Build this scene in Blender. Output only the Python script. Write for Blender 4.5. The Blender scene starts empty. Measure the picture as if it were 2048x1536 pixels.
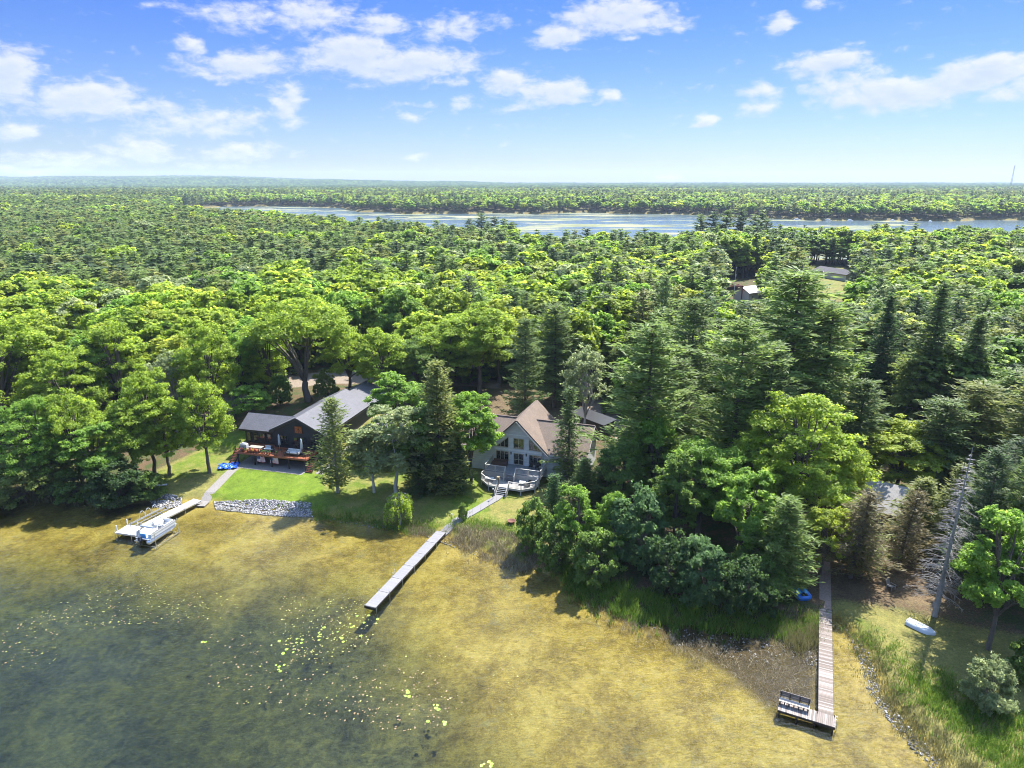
import bpy, math, random
import numpy as np
from math import radians as R, sin, cos, pi
from mathutils import Vector, Matrix

sc = bpy.context.scene
COL = sc.collection
rnd = random.Random(7)
rng = np.random.default_rng(11)

# ------------------------------------------------------------------ camera
CAM_H, PITCH, FPX = 45.0, math.atan((768-363)/1365.0), 1365.0
CP, SP = cos(PITCH), sin(PITCH)
cam = bpy.data.cameras.new('camera'); cam_o = bpy.data.objects.new('camera', cam); COL.objects.link(cam_o)
cam_o.location = (0, 0, CAM_H); cam_o.rotation_euler = (pi/2-PITCH, 0, 0)
cam.sensor_width = 36; cam.lens = 36*FPX/2048; cam.clip_start = 0.5; cam.clip_end = 40000
sc.camera = cam_o

def ray_point(px, py, z=0.0):
    "point of the plane at height z seen at photo coordinate (px,py) of the survey picture"
    x = (px-1024)/FPX; y = (py-768)/FPX
    Z = (CAM_H-z)/(SP+CP*y)
    return x*Z, Z*(CP-SP*y)
def to_px(X, Y, z):
    h = z-CAM_H; Zc = Y*CP-h*SP
    return 1024+FPX*X/Zc, 768+FPX*(-Y*SP-h*CP)/Zc

# ------------------------------------------------------------------ site survey (metres)
SHORE = [(-119.8,98.6),(-93.9,95.9),(-76.7,93.2),(-68.1,91.6),(-58.1,89.6),(-52.9,90.6),(-49.4,90.3),(-46.9,91.1),(-43.2,90.3),(-35.9,88.1),(-28.4,86.8),(-23.3,86.0),(-18.1,84.5),(-15.2,83.1),(-11.7,82.3),(-8.9,81.7),(-6.1,78.3),(-1.5,75.2),(2.2,73.6),(5.1,70.7),(8.2,66.3),(11.2,63.9),(14.8,62.9),(19.8,61.5),(24.7,60.7),(29.0,61.0),(32.7,62.3),(34.8,63.2),(35.3,61.0),(35.0,57.2),(34.3,53.7),(33.8,51.1),(33.9,48.1),(34.5,45.4),(35.1,42.5),(34.8,37.4),(32.9,30.1)]
DROP = [(-93.2,79.9),(-63.5,74.9),(-53.8,74.4),(-44.3,73.8),(-37.2,71.6),(-32.4,70.0),(-27.5,71.0),(-21.4,70.5),(-17.0,69.0),(-12.4,62.0),(-8.9,55.8),(-5.6,51.1),(-2.7,47.6),(-0.6,43.6),(0.9,36.6),(1.0,27.5)]
FARLAKE = [(-548,1323),(-398,1323),(-340,1270),(-296,1248),(-262,1150),(-234,1082),(-190,1075),(-150,1010),(-120,1031),(-60,1020),(-18,1047),(40,1000),(75,1050),(118,1065),(165,1010),(221,1015),(263,984),(300,905),(327,890),(370,835),(407,843),(460,842),(514,822),(571,855),(640,840),(714,890),(873,890),(411,372),(316,388),(180,395),(110,380),(70,352),(30,352),(10,365),(4,408),(-15,405),(-70,440),(-135,540),(-230,620),(-340,740),(-500,980)]
LAWN = [(-44.9,88.6),(-44.2,100.5),(-29.7,98.6),(-26.8,89.1),(-26.3,84.5),(-42.4,88.6)]
YARD = [(-55.5,89.1),(-56.8,98.8),(-51.6,112.8),(-47.4,115.8),(-30.9,101.7),(-25.0,122.0),(-17.8,117.9),(-5.2,101.7),(-3.3,92.4),(5.9,96.9),(8.3,89.1),(3.5,75.9),(2.2,72.4),(-7.9,77.7),(-27.4,83.7),(-44.5,88.6)]
RYARD = [(30.5,62.5),(36.2,65.7),(45.6,61.2),(55.5,57.2),(50.8,39.6),(32.0,35.7),(32.7,50.3),(34.2,59.1)]
NEEDLE = [(34.3,71.8),(43.1,77.7),(55.8,77.7),(54.6,66.6),(46.2,62.0),(36.8,65.7),(32.4,65.7)]
MEADOW = [(150.2,365.4),(179.7,402.7),(167.1,334.2),(126.4,253.7),(110.6,242.9),(107.7,253.7)]
ROAD = [(-53.4,151.3),(-38.3,155.7),(-14.5,153.9),(-2.7,146.4),(-2.6,140.6),(-15.9,144.4),(-35.5,143.2),(-49.9,140.6)]
BACK = [(-6.5,131.8),(-2.6,142.5),(9.1,138.8),(10.3,125.5),(5.1,117.0),(-5.9,119.7)]
DRIVE = [(13.8,131.8),(18.3,135.2),(23.3,111.9),(18.5,109.5)]
LAND = SHORE + [(300,30),(300,400),(-300,400),(-300,98)]
DEEP = DROP + [(1,-400),(-500,-400),(-500,80)]

def inpoly(P, x, y):
    x = np.asarray(x, float); y = np.asarray(y, float); c = np.zeros(x.shape, bool)
    n = len(P); j = n-1
    for i in range(n):
        (xi, yi), (xj, yj) = P[i], P[j]
        if yi != yj:
            c ^= ((yi > y) != (yj > y)) & (x < (xj-xi)*(y-yi)/(yj-yi)+xi)
        j = i
    return c
def segdist(P, x, y, closed=False):
    x = np.asarray(x, float); y = np.asarray(y, float); d = np.full(x.shape, 1e9)
    Q = P+[P[0]] if closed else P
    for (ax, ay), (bx, by) in zip(Q[:-1], Q[1:]):
        vx, vy = bx-ax, by-ay; L = vx*vx+vy*vy+1e-9
        t = np.clip(((x-ax)*vx+(y-ay)*vy)/L, 0, 1)
        d = np.minimum(d, np.hypot(x-ax-t*vx, y-ay-t*vy))
    return d
def sstep(a, b, x):
    t = np.clip((x-a)/(b-a), 0, 1); return t*t*(3-2*t)
_ph = rng.uniform(0, 6.28, 40); _an = rng.uniform(0, 6.28, 40)
def wob(x, y, s, k=6, o=0):
    "cheap smooth noise about -1..1 with wavelength about s"
    r = 0
    for i in range(k):
        a = _an[(i+o) % 40]; f = 6.28/s*(0.6+0.25*i)
        r = r+np.sin(f*(x*np.cos(a)+y*np.sin(a))+_ph[(i+o) % 40])
    return r/k*1.6

def height(x, y):
    x = np.asarray(x, float); y = np.asarray(y, float)
    near = segdist(SHORE, x, y)
    land = inpoly(LAND, x, y) | (y > 300) | (x < -300) | (x > 300)
    dl = np.where(land, near, -near)
    # land rises gently from the shore
    up = 0.75*sstep(0, 2.2, dl)+0.35*sstep(2, 10, dl)+1.0*sstep(12, 45, dl)+0.6*sstep(40, 120, dl)
    # terrace of the dark house and the grey house
    ux, uy = (x+44.57)*.968-(y-102.56)*.250, (x+44.57)*.250+(y-102.56)*.968
    up = up+1.5*sstep(3.2, 6.5, uy)*sstep(-16, -4, ux)*(1-sstep(14.5, 18.5, ux))*(1-sstep(26, 50, uy))
    up = up+0.10*wob(x, y, 14)*sstep(6, 25, dl)
    far = sstep(300, 700, y)
    up = up+far*(1.5+2.5*(1+wob(x, y, 420, 5, 3)))*sstep(0, 60, segdist(FARLAKE, x, y, True))
    ridge = np.exp(-((y-7000)/1500)**2)*(62*sstep(-600, -3000, x)+10)+np.exp(-((y-5200)/600)**2)*34*np.exp(-((x+2300)/1100)**2)+np.exp(-((y-6000)/700)**2)*22*np.exp(-((x+900)/700)**2)
    up = up+ridge*(1+.16*wob(x, y, 1500, 5, 9))
    bed = -(0.08+0.37*sstep(0, 6, -dl)+0.35*sstep(5, 22, -dl))
    dd = segdist(DROP, x, y); deep = inpoly(DEEP, x, y)
    sd = np.where(deep, dd, -dd)
    bed = bed-1.9*sstep(-6, 9, sd+1.5*wob(x, y, 9))-1.3*sstep(6, 30, sd)+0.10*wob(x, y, 5)
    z = np.where(land, np.maximum(up, .02), np.minimum(bed, -.06))
    lk = inpoly(FARLAKE, x, y)
    return np.where(lk & (y > 380), -1.5, z)
def hz(x, y): return float(height(np.array([x]), np.array([y]))[0])
def ground_at(px, py):
    z = 1.0
    for _ in range(8):
        x, y = ray_point(px, py, z); z = 0.5*z+0.5*max(hz(x, y), 0)
    return x, y, hz(x, y)

# ------------------------------------------------------------------ node helpers
def newmat(name):
    m = bpy.data.materials.new(name); m.use_nodes = True
    nt = m.node_tree; nt.nodes.clear()
    out = nt.nodes.new('ShaderNodeOutputMaterial')
    return m, nt, out
def N(nt, t, **kw):
    n = nt.nodes.new(t)
    ins = kw.pop('ins', {})
    for k, v in kw.items(): setattr(n, k, v)
    for k, v in ins.items():
        s = n.inputs[k]
        if isinstance(v, bpy.types.NodeSocket): nt.links.new(v, s)
        elif isinstance(v, bpy.types.Node): nt.links.new(v.outputs[0], s)
        else: s.default_value = v
    return n
def M(nt, op, a, b=None, c=None, clamp=False):
    ins = {0: a}
    if b is not None: ins[1] = b
    if c is not None: ins[2] = c
    return N(nt, 'ShaderNodeMath', operation=op, use_clamp=clamp, ins=ins).outputs[0]
def mixc(nt, f, a, b, blend='MIX'):
    n = nt.nodes.new('ShaderNodeMix'); n.data_type = 'RGBA'; n.blend_type = blend
    for k, v in ((0, f), (6, a), (7, b)):
        if isinstance(v, bpy.types.NodeSocket): nt.links.new(v, n.inputs[k])
        else: n.inputs[k].default_value = v if k == 0 or len(v) == 4 else (*v, 1)
    return n.outputs[2]
def ramp(nt, f, stops, interp='LINEAR'):
    n = nt.nodes.new('ShaderNodeValToRGB'); n.color_ramp.interpolation = interp
    e = n.color_ramp.elements
    while len(e) < len(stops): e.new(.5)
    for i, (p, c) in enumerate(stops): e[i].position = p; e[i].color = c if len(c) == 4 else (*c, 1)
    nt.links.new(f, n.inputs[0]); return n.outputs[0]
def noise(nt, vec, scale, detail=3, rough=.55, dist=0):
    n = N(nt, 'ShaderNodeTexNoise', ins={'Scale': scale, 'Detail': detail, 'Roughness': rough, 'Distortion': dist})
    if vec is not None: nt.links.new(vec, n.inputs['Vector'])
    return n.outputs[0]
def objco(nt): return N(nt, 'ShaderNodeTexCoord').outputs['Object']
def geopos(nt): return N(nt, 'ShaderNodeNewGeometry').outputs['Position']
def mapping(nt, vec, scale=(1, 1, 1), rot=(0, 0, 0)):
    return N(nt, 'ShaderNodeMapping', ins={'Vector': vec, 'Scale': scale, 'Rotation': rot}).outputs[0]
def attr(nt, name): return N(nt, 'ShaderNodeAttribute', attribute_name=name)

_mc = {}
def plain(name, c, rough=.6, metal=0, var=.18, scale=6, bump=0, spec=.5, stretch=(1, 1, 1)):
    "painted or natural surface with uneven tone and slight grime"
    if name in _mc: return _mc[name]
    m, nt, out = newmat(name)
    co = mapping(nt, objco(nt), stretch)
    n1 = noise(nt, co, scale, 5, .6); n2 = noise(nt, co, scale*7, 3, .6)
    f = M(nt, 'ADD', M(nt, 'MULTIPLY', n1, .6), M(nt, 'MULTIPLY', n2, .4))
    lo = [v*(1-var*1.6) for v in c]; hi = [min(1, v*(1+var*1.2)) for v in c]
    col = ramp(nt, f, [(.28, lo), (.5, c), (.72, hi)])
    b = N(nt, 'ShaderNodeBsdfPrincipled', ins={'Base Color': col, 'Roughness': rough, 'Metallic': metal, 'Specular IOR Level': spec})
    if bump:
        nt.links.new(N(nt, 'ShaderNodeBump', ins={'Strength': bump, 'Distance': .05, 'Height': f}).outputs[0], b.inputs['Normal'])
    nt.links.new(b.outputs[0], out.inputs[0]); _mc[name] = m; return m
def planks(name, c, period=.14, axis=0, var=.3, rough=.75, gap=.12, warm=None):
    "boards laid side by side: tone changes from board to board, dark joints"
    if name in _mc: return _mc[name]
    m, nt, out = newmat(name)
    co = objco(nt); s = N(nt, 'ShaderNodeSeparateXYZ', ins={0: co})
    u = M(nt, 'DIVIDE', s.outputs[axis], period)
    idx = M(nt, 'FLOOR', u); fr = M(nt, 'FRACT', u)
    w = N(nt, 'ShaderNodeTexWhiteNoise', noise_dimensions='1D', ins={'W': idx})
    st = [6, 6, 6]; st[axis] = 30
    n1 = noise(nt, mapping(nt, co, st), 1.0, 4, .6)
    f = M(nt, 'ADD', M(nt, 'MULTIPLY', w.outputs[0], .55), M(nt, 'MULTIPLY', n1, .5))
    c2 = warm or [v*(1+var) for v in c]
    col = ramp(nt, f, [(.15, [v*(1-var) for v in c]), (.5, c), (.9, c2)])
    e = M(nt, 'LESS_THAN', M(nt, 'MINIMUM', fr, M(nt, 'SUBTRACT', 1, fr)), gap/2)
    col = mixc(nt, M(nt, 'MULTIPLY', e, .75), col, [v*.18 for v in c])
    b = N(nt, 'ShaderNodeBsdfPrincipled', ins={'Base Color': col, 'Roughness': rough, 'Specular IOR Level': .3})
    nt.links.new(b.outputs[0], out.inputs[0]); _mc[name] = m; return m
def shingle(name, c, var=.35):
    if name in _mc: return _mc[name]
    m, nt, out = newmat(name)
    co = objco(nt)
    br = N(nt, 'ShaderNodeTexBrick', ins={'Vector': mapping(nt, co, (1, 1, 1), (0, 0, 0)), 'Scale': 3.2, 'Mortar Size': .012, 'Brick Width': .9, 'Row Height': .5,
        'Color1': (*[v*(1-var) for v in c], 1), 'Color2': (*[v*(1+var) for v in c], 1), 'Mortar': (*[v*.45 for v in c], 1)})
    n1 = noise(nt, co, .8, 4); n2 = noise(nt, co, 7, 4, .75)
    col = mixc(nt, .75, br.outputs[0], ramp(nt, n2, [(.32, [v*.5 for v in c]), (.68, [v*1.6 for v in c])]), 'MIX')
    col = mixc(nt, .5, col, ramp(nt, n1, [(.3, (.7, .7, .7)), (.7, (1.25, 1.25, 1.25))]), 'MULTIPLY')
    b = N(nt, 'ShaderNodeBsdfPrincipled', ins={'Base Color': col, 'Roughness': .72, 'Specular IOR Level': .45})
    nt.links.new(N(nt, 'ShaderNodeBump', ins={'Strength': .5, 'Distance': .02, 'Height': n2}).outputs[0], b.inputs['Normal'])
    nt.links.new(b.outputs[0], out.inputs[0]); _mc[name] = m; return m
def glass():
    if 'glass' in _mc: return _mc['glass']
    m, nt, out = newmat('window_glass')
    n1 = noise(nt, objco(nt), 1.3, 2)
    col = ramp(nt, n1, [(.35, (.006, .008, .01)), (.7, (.05, .055, .05))])
    b = N(nt, 'ShaderNodeBsdfPrincipled', ins={'Base Color': col, 'Roughness': .04, 'Specular IOR Level': .9})
    nt.links.new(b.outputs[0], out.inputs[0]); _mc['glass'] = m; return m

# ------------------------------------------------------------------ mesh helpers
class MB:
    def __init__(s): s.v = []; s.f = []
    def add(s, vs, fs):
        o = len(s.v); s.v += [tuple(v) for v in vs]; s.f += [tuple(i+o for i in f) for f in fs]; return s
    def box(s, c, d, rz=0, taper=1.0):
        hx, hy, hz_ = d[0]/2, d[1]/2, d[2]/2; ca, sa = cos(rz), sin(rz); vs = []
        for k in (-1, 1):
            t = taper if k > 0 else 1
            for x, y in ((-hx, -hy), (hx, -hy), (hx, hy), (-hx, hy)):
                vs.append((c[0]+(x*ca-y*sa)*t, c[1]+(x*sa+y*ca)*t, c[2]+k*hz_))
        return s.add(vs, [(3, 2, 1, 0), (4, 5, 6, 7), (0, 1, 5, 4), (1, 2, 6, 5), (2, 3, 7, 6), (3, 0, 4, 7)])
    def beam(s, p, q, w, h, up=(0, 0, 1)):
        p, q = Vector(p), Vector(q); d = (q-p).normalized(); up = Vector(up)
        if abs(d.dot(up)) > .99: up = Vector((1, 0, 0))
        a = d.cross(up).normalized(); b = a.cross(d).normalized(); vs = []
        for e in (p, q):
            for i, j in ((-1, -1), (1, -1), (1, 1), (-1, 1)): vs.append(e+a*w/2*i+b*h/2*j)
        return s.add(vs, [(0, 1, 2, 3), (7, 6, 5, 4), (1, 0, 4, 5), (2, 1, 5, 6), (3, 2, 6, 7), (0, 3, 7, 4)])
    def tube(s, pts, rad, n=7):
        pts = [Vector(p) for p in pts]
        if not hasattr(rad, '__len__'): rad = [rad]*len(pts)
        vs = []; fs = []
        for i, p in enumerate(pts):
            d = (pts[min(i+1, len(pts)-1)]-pts[max(i-1, 0)]).normalized()
            up = Vector((0, 0, 1)) if abs(d.z) < .95 else Vector((1, 0, 0))
            a = d.cross(up).normalized(); b = a.cross(d)
            for k in range(n): vs.append(p+a*rad[i]*cos(6.2832*k/n)+b*rad[i]*sin(6.2832*k/n))
        for i in range(len(pts)-1):
            for k in range(n): fs.append((i*n+k, i*n+(k+1) % n, (i+1)*n+(k+1) % n, (i+1)*n+k))
        fs.append(tuple(range(n))[::-1]); fs.append(tuple(range((len(pts)-1)*n, len(pts)*n)))
        return s.add(vs, fs)
    def prism(s, poly, d):
        "closed polygon (3-D points) pushed along vector d"
        n = len(poly); d = Vector(d); vs = [Vector(p) for p in poly]+[Vector(p)+d for p in poly]
        fs = [tuple(range(n))[::-1], tuple(range(n, 2*n))]+[(i, (i+1) % n, n+(i+1) % n, n+i) for i in range(n)]
        return s.add(vs, fs)
    def slab(s, quad, t):
        q = [Vector(p) for p in quad]; nrm = (q[1]-q[0]).cross(q[2]-q[0]).normalized()
        return s.prism([p-nrm*t for p in q], nrm*t)
    def lathe(s, prof, c=(0, 0, 0), n=16):
        vs = []; fs = []
        for r, z in prof:
            for k in range(n): vs.append((c[0]+r*cos(6.2832*k/n), c[1]+r*sin(6.2832*k/n), c[2]+z))
        for i in range(len(prof)-1):
            for k in range(n): fs.append((i*n+k, i*n+(k+1) % n, (i+1)*n+(k+1) % n, (i+1)*n+k))
        fs.append(tuple(range(n))[::-1]); fs.append(tuple(range((len(prof)-1)*n, len(prof)*n)))
        return s.add(vs, fs)
    def build(s, name, mat, parent=None, smooth=False, label=None):
        me = bpy.data.meshes.new(name); me.from_pydata([tuple(v) for v in s.v], [], s.f); me.update()
        import bmesh
        bm = bmesh.new(); bm.from_mesh(me); bmesh.ops.recalc_face_normals(bm, faces=bm.faces); bm.to_mesh(me); bm.free()
        if mat is not None: me.materials.append(mat)
        if smooth:
            for p in me.polygons: p.use_smooth = True
        o = bpy.data.objects.new(name, me); COL.objects.link(o)
        if parent is not None: o.parent = parent
        if label: o['label'] = label
        return o
def tag(o, label=None, cat=None, group=None, kind=None):
    for k, v in (('label', label), ('category', cat), ('group', group), ('kind', kind)):
        if v: o[k] = v
    return o
def thing(name, loc, rz, label, cat, group=None):
    o = bpy.data.objects.new(name, None); COL.objects.link(o); o.empty_display_size = .3
    o.location = loc; o.rotation_euler = (0, 0, rz); return tag(o, label, cat, group)
def copy_tree(o, parent=None):
    c = o.copy(); COL.objects.link(c); c.parent = parent
    for ch in list(o.children): copy_tree(ch, c)
    return c
def fastmesh(name, verts, faces4, mats, matidx=None, tint=None, smooth=False):
    "verts (n,3) and quads (m,4) as arrays"
    verts = np.asarray(verts, np.float32); faces4 = np.asarray(faces4, np.int32)
    me = bpy.data.meshes.new(name)
    me.vertices.add(len(verts)); me.vertices.foreach_set('co', verts.ravel())
    me.loops.add(faces4.size); me.loops.foreach_set('vertex_index', faces4.ravel())
    k = faces4.shape[1]
    me.polygons.add(len(faces4)); me.polygons.foreach_set('loop_start', np.arange(0, faces4.size, k, dtype=np.int32))
    for m in mats: me.materials.append(m)
    if matidx is not None: me.polygons.foreach_set('material_index', np.asarray(matidx, np.int32))
    if smooth: me.polygons.foreach_set('use_smooth', np.ones(len(faces4), bool))
    if tint is not None:
        a = me.attributes.new('tint', 'FLOAT', 'FACE'); a.data.foreach_set('value', np.asarray(tint, np.float32))
    me.update(calc_edges=True); me.validate(); return me

# ------------------------------------------------------------------ light and sky
SUN_EL, SUN_AZ = R(57), R(38)
sun = bpy.data.lights.new('sun', 'SUN'); sun.energy = 4.6; sun.angle = R(.53); sun.color = (1, .955, .88)
so = bpy.data.objects.new('sun', sun); COL.objects.link(so)
sv = Vector((sin(SUN_AZ)*cos(SUN_EL), cos(SUN_AZ)*cos(SUN_EL), sin(SUN_EL)))
so.rotation_euler = sv.to_track_quat('Z', 'Y').to_euler(); so.location = (0, 0, 200)

CLOUDS = [(-34.1,6.5,1.6,1.5,1.00),(-33.9,6.1,1.4,0.7,0.80),(-29.9,5.3,2.7,0.9,1.00),(-31.9,4.7,1.1,0.5,0.80),(-26.3,5.0,2.9,0.6,0.55),(-22.5,4.1,4.1,0.8,0.70),(-16.7,5.5,1.1,1.4,0.80),(-24.9,3.5,5.1,0.7,0.50),(-34.4,3.1,1.4,0.6,0.80),(-27.2,2.0,1.9,0.8,0.90),(-31.3,1.4,4.6,0.5,0.60),(-21.0,2.1,2.6,0.6,0.80),(-16.4,1.8,1.5,0.3,0.40),(-34.0,0.7,3.4,0.3,0.60),(-22.9,1.2,3.1,0.3,0.50),(-19.7,11.2,2.7,0.9,0.70),(-23.6,8.9,1.0,0.7,0.70),(-14.9,11.5,2.9,1.0,0.80),(-9.9,11.1,2.2,0.8,0.70),(-19.7,8.0,3.1,0.9,0.85),(-12.2,9.0,3.3,1.2,1.00),(-7.8,8.4,5.0,1.0,0.95),(-4.7,10.9,2.6,0.9,0.70),(-0.9,11.4,1.5,0.7,0.50),(-4.4,7.3,1.0,0.5,0.60),(-0.5,7.3,1.7,0.8,0.90),(3.3,6.6,2.5,0.8,0.90),(-4.2,5.7,1.2,0.6,0.70),(7.4,6.3,1.0,0.5,0.80),(1.0,5.5,2.3,0.4,0.40),(-7.7,5.8,1.5,0.3,0.50),(-8.1,4.8,1.2,0.5,0.50),(-7.7,1.9,1.1,0.4,0.50),(3.6,10.4,2.1,0.7,0.90),(7.4,11.8,3.3,1.0,0.95),(10.0,11.2,2.9,0.6,0.80),(9.1,10.2,0.8,0.2,0.60),(19.5,10.7,1.3,0.5,0.85),(21.7,11.7,0.6,0.4,0.50),(14.8,4.5,0.8,0.4,0.90),(22.8,8.0,2.4,0.8,0.95),(18.9,6.2,1.4,0.6,0.80),(18.4,5.1,1.4,0.5,0.70),(23.9,6.7,2.8,0.8,0.70),(27.8,5.8,3.8,0.9,1.00),(32.0,6.7,2.4,1.0,1.00),(34.5,5.6,1.6,0.7,0.80),(12.5,0.4,0.8,0.2,0.50),(19.2,0.4,0.6,0.2,0.40),(-13.5,0.7,1.0,0.2,0.50),(-24.2,11.5,1.3,0.3,0.50)]
CLOUDS += [(a, e, s*1.4, t*1.3, .9) for a, e, s, t in ((-60, 14, 7, 3), (-48, 24, 8, 4), (-20, 28, 9, 4), (12, 24, 8, 4), (45, 20, 8, 3), (60, 10, 7, 2), (80, 30, 9, 5), (-85, 26, 9, 5), (0, 45, 14, 8), (130, 25, 15, 6), (-130, 25, 15, 6), (180, 30, 15, 7))]
w = bpy.data.worlds.new('World'); sc.world = w; w.use_nodes = True
nt = w.node_tree; nt.nodes.clear()
def cloud_group():
    g = bpy.data.node_groups.new('cloud_cover', 'ShaderNodeTree')
    for nm in ('az', 'el'): g.interface.new_socket(nm, in_out='INPUT', socket_type='NodeSocketFloat')
    g.interface.new_socket('cover', in_out='OUTPUT', socket_type='NodeSocketFloat')
    gi = g.nodes.new('NodeGroupInput'); go = g.nodes.new('NodeGroupOutput')
    az, el = gi.outputs[0], gi.outputs[1]
    v = N(g, 'ShaderNodeCombineXYZ', ins={0: M(g, 'MULTIPLY', az, .55), 1: M(g, 'MULTIPLY', el, 1.15), 2: 3.1}).outputs[0]
    wn = N(g, 'ShaderNodeTexNoise', ins={'Vector': v, 'Scale': .55, 'Detail': 3})
    sep = N(g, 'ShaderNodeSeparateColor', ins={0: wn.outputs['Color']})
    azw = M(g, 'ADD', az, M(g, 'MULTIPLY', M(g, 'SUBTRACT', sep.outputs[0], .5), 3.0))
    elw = M(g, 'ADD', el, M(g, 'MULTIPLY', M(g, 'SUBTRACT', sep.outputs[1], .5), 1.1))
    acc = None
    for a, e, sa, se, wt in CLOUDS:
        dx = M(g, 'DIVIDE', M(g, 'SUBTRACT', azw, a), sa*1.12)
        dy = M(g, 'DIVIDE', M(g, 'SUBTRACT', M(g, 'SUBTRACT', elw, e), M(g, 'MULTIPLY', dx, se*.25)), se*1.15)
        q = M(g, 'ADD', M(g, 'MULTIPLY', dx, dx), M(g, 'MULTIPLY', dy, dy))
        b = M(g, 'MULTIPLY', M(g, 'EXPONENT', M(g, 'MULTIPLY', q, -.8)), wt)
        acc = b if acc is None else N(g, 'ShaderNodeMath', operation='SMOOTH_MAX', ins={0: acc, 1: b, 2: .15}).outputs[0]
    fb = noise(g, v, 1.35, 9, .62, .25); fb2 = noise(g, v, .5, 4, .5)
    d = M(g, 'ADD', acc, M(g, 'MULTIPLY', M(g, 'SUBTRACT', fb, .5), 1.35))
    d = M(g, 'ADD', d, M(g, 'MULTIPLY', M(g, 'SUBTRACT', fb2, .5), .35))
    g.links.new(d, go.inputs[0]); return g
CG = cloud_group()
tc = N(nt, 'ShaderNodeTexCoord'); sx = N(nt, 'ShaderNodeSeparateXYZ', ins={0: tc.outputs['Generated']})
az = M(nt, 'MULTIPLY', M(nt, 'ARCTAN2', sx.outputs[0], sx.outputs[1]), 57.2958)
el = M(nt, 'MULTIPLY', M(nt, 'ARCSINE', sx.outputs[2]), 57.2958)
c0 = N(nt, 'ShaderNodeGroup', node_tree=CG, ins={0: az, 1: el}).outputs[0]
c1 = N(nt, 'ShaderNodeGroup', node_tree=CG, ins={0: M(nt, 'ADD', az, .35), 1: M(nt, 'ADD', el, .42)}).outputs[0]
cover = N(nt, 'ShaderNodeMapRange', interpolation_type='SMOOTHSTEP', ins={0: c0, 1: .20, 2: .82, 3: 0, 4: 1}).outputs[0]
cover = M(nt, 'MULTIPLY', cover, N(nt, 'ShaderNodeMapRange', ins={0: el, 1: -.4, 2: .3, 3: 0, 4: 1}).outputs[0])
thick = N(nt, 'ShaderNodeMapRange', ins={0: c1, 1: .25, 2: 1.1, 3: 0, 4: 1}).outputs[0]
sky = N(nt, 'ShaderNodeTexSky', sky_type='NISHITA', sun_disc=False, sun_elevation=SUN_EL, sun_rotation=SUN_AZ, altitude=300, air_density=1.0, dust_density=.6, ozone_density=2.2)
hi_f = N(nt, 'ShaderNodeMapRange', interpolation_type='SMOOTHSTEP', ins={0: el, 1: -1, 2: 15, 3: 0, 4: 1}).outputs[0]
over = N(nt, 'ShaderNodeMapRange', interpolation_type='SMOOTHSTEP', ins={0: el, 1: 15, 2: 34, 3: 0, 4: 1}).outputs[0]  # overhead sky above the view, brightened as added fill light
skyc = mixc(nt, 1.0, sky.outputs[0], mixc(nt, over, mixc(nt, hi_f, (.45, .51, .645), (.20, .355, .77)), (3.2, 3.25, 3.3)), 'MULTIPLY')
CLD = 1.0
cloudc = mixc(nt, thick, (4.6*CLD, 4.7*CLD, 4.85*CLD), (3.3*CLD, 3.75*CLD, 4.5*CLD))
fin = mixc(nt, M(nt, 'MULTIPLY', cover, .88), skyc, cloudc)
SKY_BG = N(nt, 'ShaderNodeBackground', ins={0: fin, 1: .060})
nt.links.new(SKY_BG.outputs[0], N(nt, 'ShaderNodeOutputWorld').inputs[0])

# ------------------------------------------------------------------ ground
def axis(segs):
    out = []
    for a, b, s0, s1 in segs:
        x = a
        while x < b-1e-6:
            out.append(x); t = (x-a)/(b-a); x += s0*(s1/s0)**t
    out.append(segs[-1][1]); return np.array(out)
gx = axis([(0, 66, .55, .55), (66, 200, .7, 5), (200, 900, 6, 24), (900, 9000, 30, 500)])
gx = np.concatenate([-gx[:0:-1], gx])
gy = np.concatenate([axis([(-150, 30, 20, 1.2)])[:-1], axis([(30, 125, .55, .6), (125, 260, .8, 4), (260, 1500, 5, 16), (1500, 9500, 20, 220)])])
GX, GY = np.meshgrid(gx, gy); GZ = height(GX.ravel(), GY.ravel())
GV = np.stack([GX.ravel(), GY.ravel(), GZ], 1)
nx, ny = len(gx), len(gy); ii = np.arange(nx*ny).reshape(ny, nx)
GF = np.stack([ii[:-1, :-1], ii[:-1, 1:], ii[1:, 1:], ii[1:, :-1]], -1).reshape(-1, 4)
X_, Y_ = GV[:, 0], GV[:, 1]
def zone(P, soft=1.2): 
    d = segdist(P, X_, Y_, True); return sstep(-soft, soft, np.where(inpoly(P, X_, Y_), d, -d))
zl = np.maximum.reduce([zone(LAWN, .3), .72*zone(YARD, 1.5), .55*zone(RYARD, 2), .6*zone(MEADOW, 5)])
zd = np.maximum.reduce([zone(NEEDLE, 2.5), .8*zone(BACK, 3), .5*zone(ROAD, 5)])
zs = np.maximum.reduce([zone(ROAD, 2.5), zone(DRIVE, 1.0)])
zb = (GZ < .02).astype(float)
dsh = segdist(SHORE, X_, Y_); zb = np.where((Y_ < 130) & (dsh < 1.5), np.maximum(zb, sstep(1.2, 0.2, np.where(GZ > 0, dsh, 0))), zb)
sdd = np.where(inpoly(DEEP, X_, Y_), segdist(DROP, X_, Y_), -segdist(DROP, X_, Y_)); zw = sstep(-3, 8, sdd+2.0*wob(X_, Y_, 11))
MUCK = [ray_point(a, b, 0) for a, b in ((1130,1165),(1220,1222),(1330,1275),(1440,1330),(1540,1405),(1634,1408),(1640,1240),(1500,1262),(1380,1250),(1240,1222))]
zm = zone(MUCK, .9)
me = fastmesh('ground', GV, GF, [], smooth=True)
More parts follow.
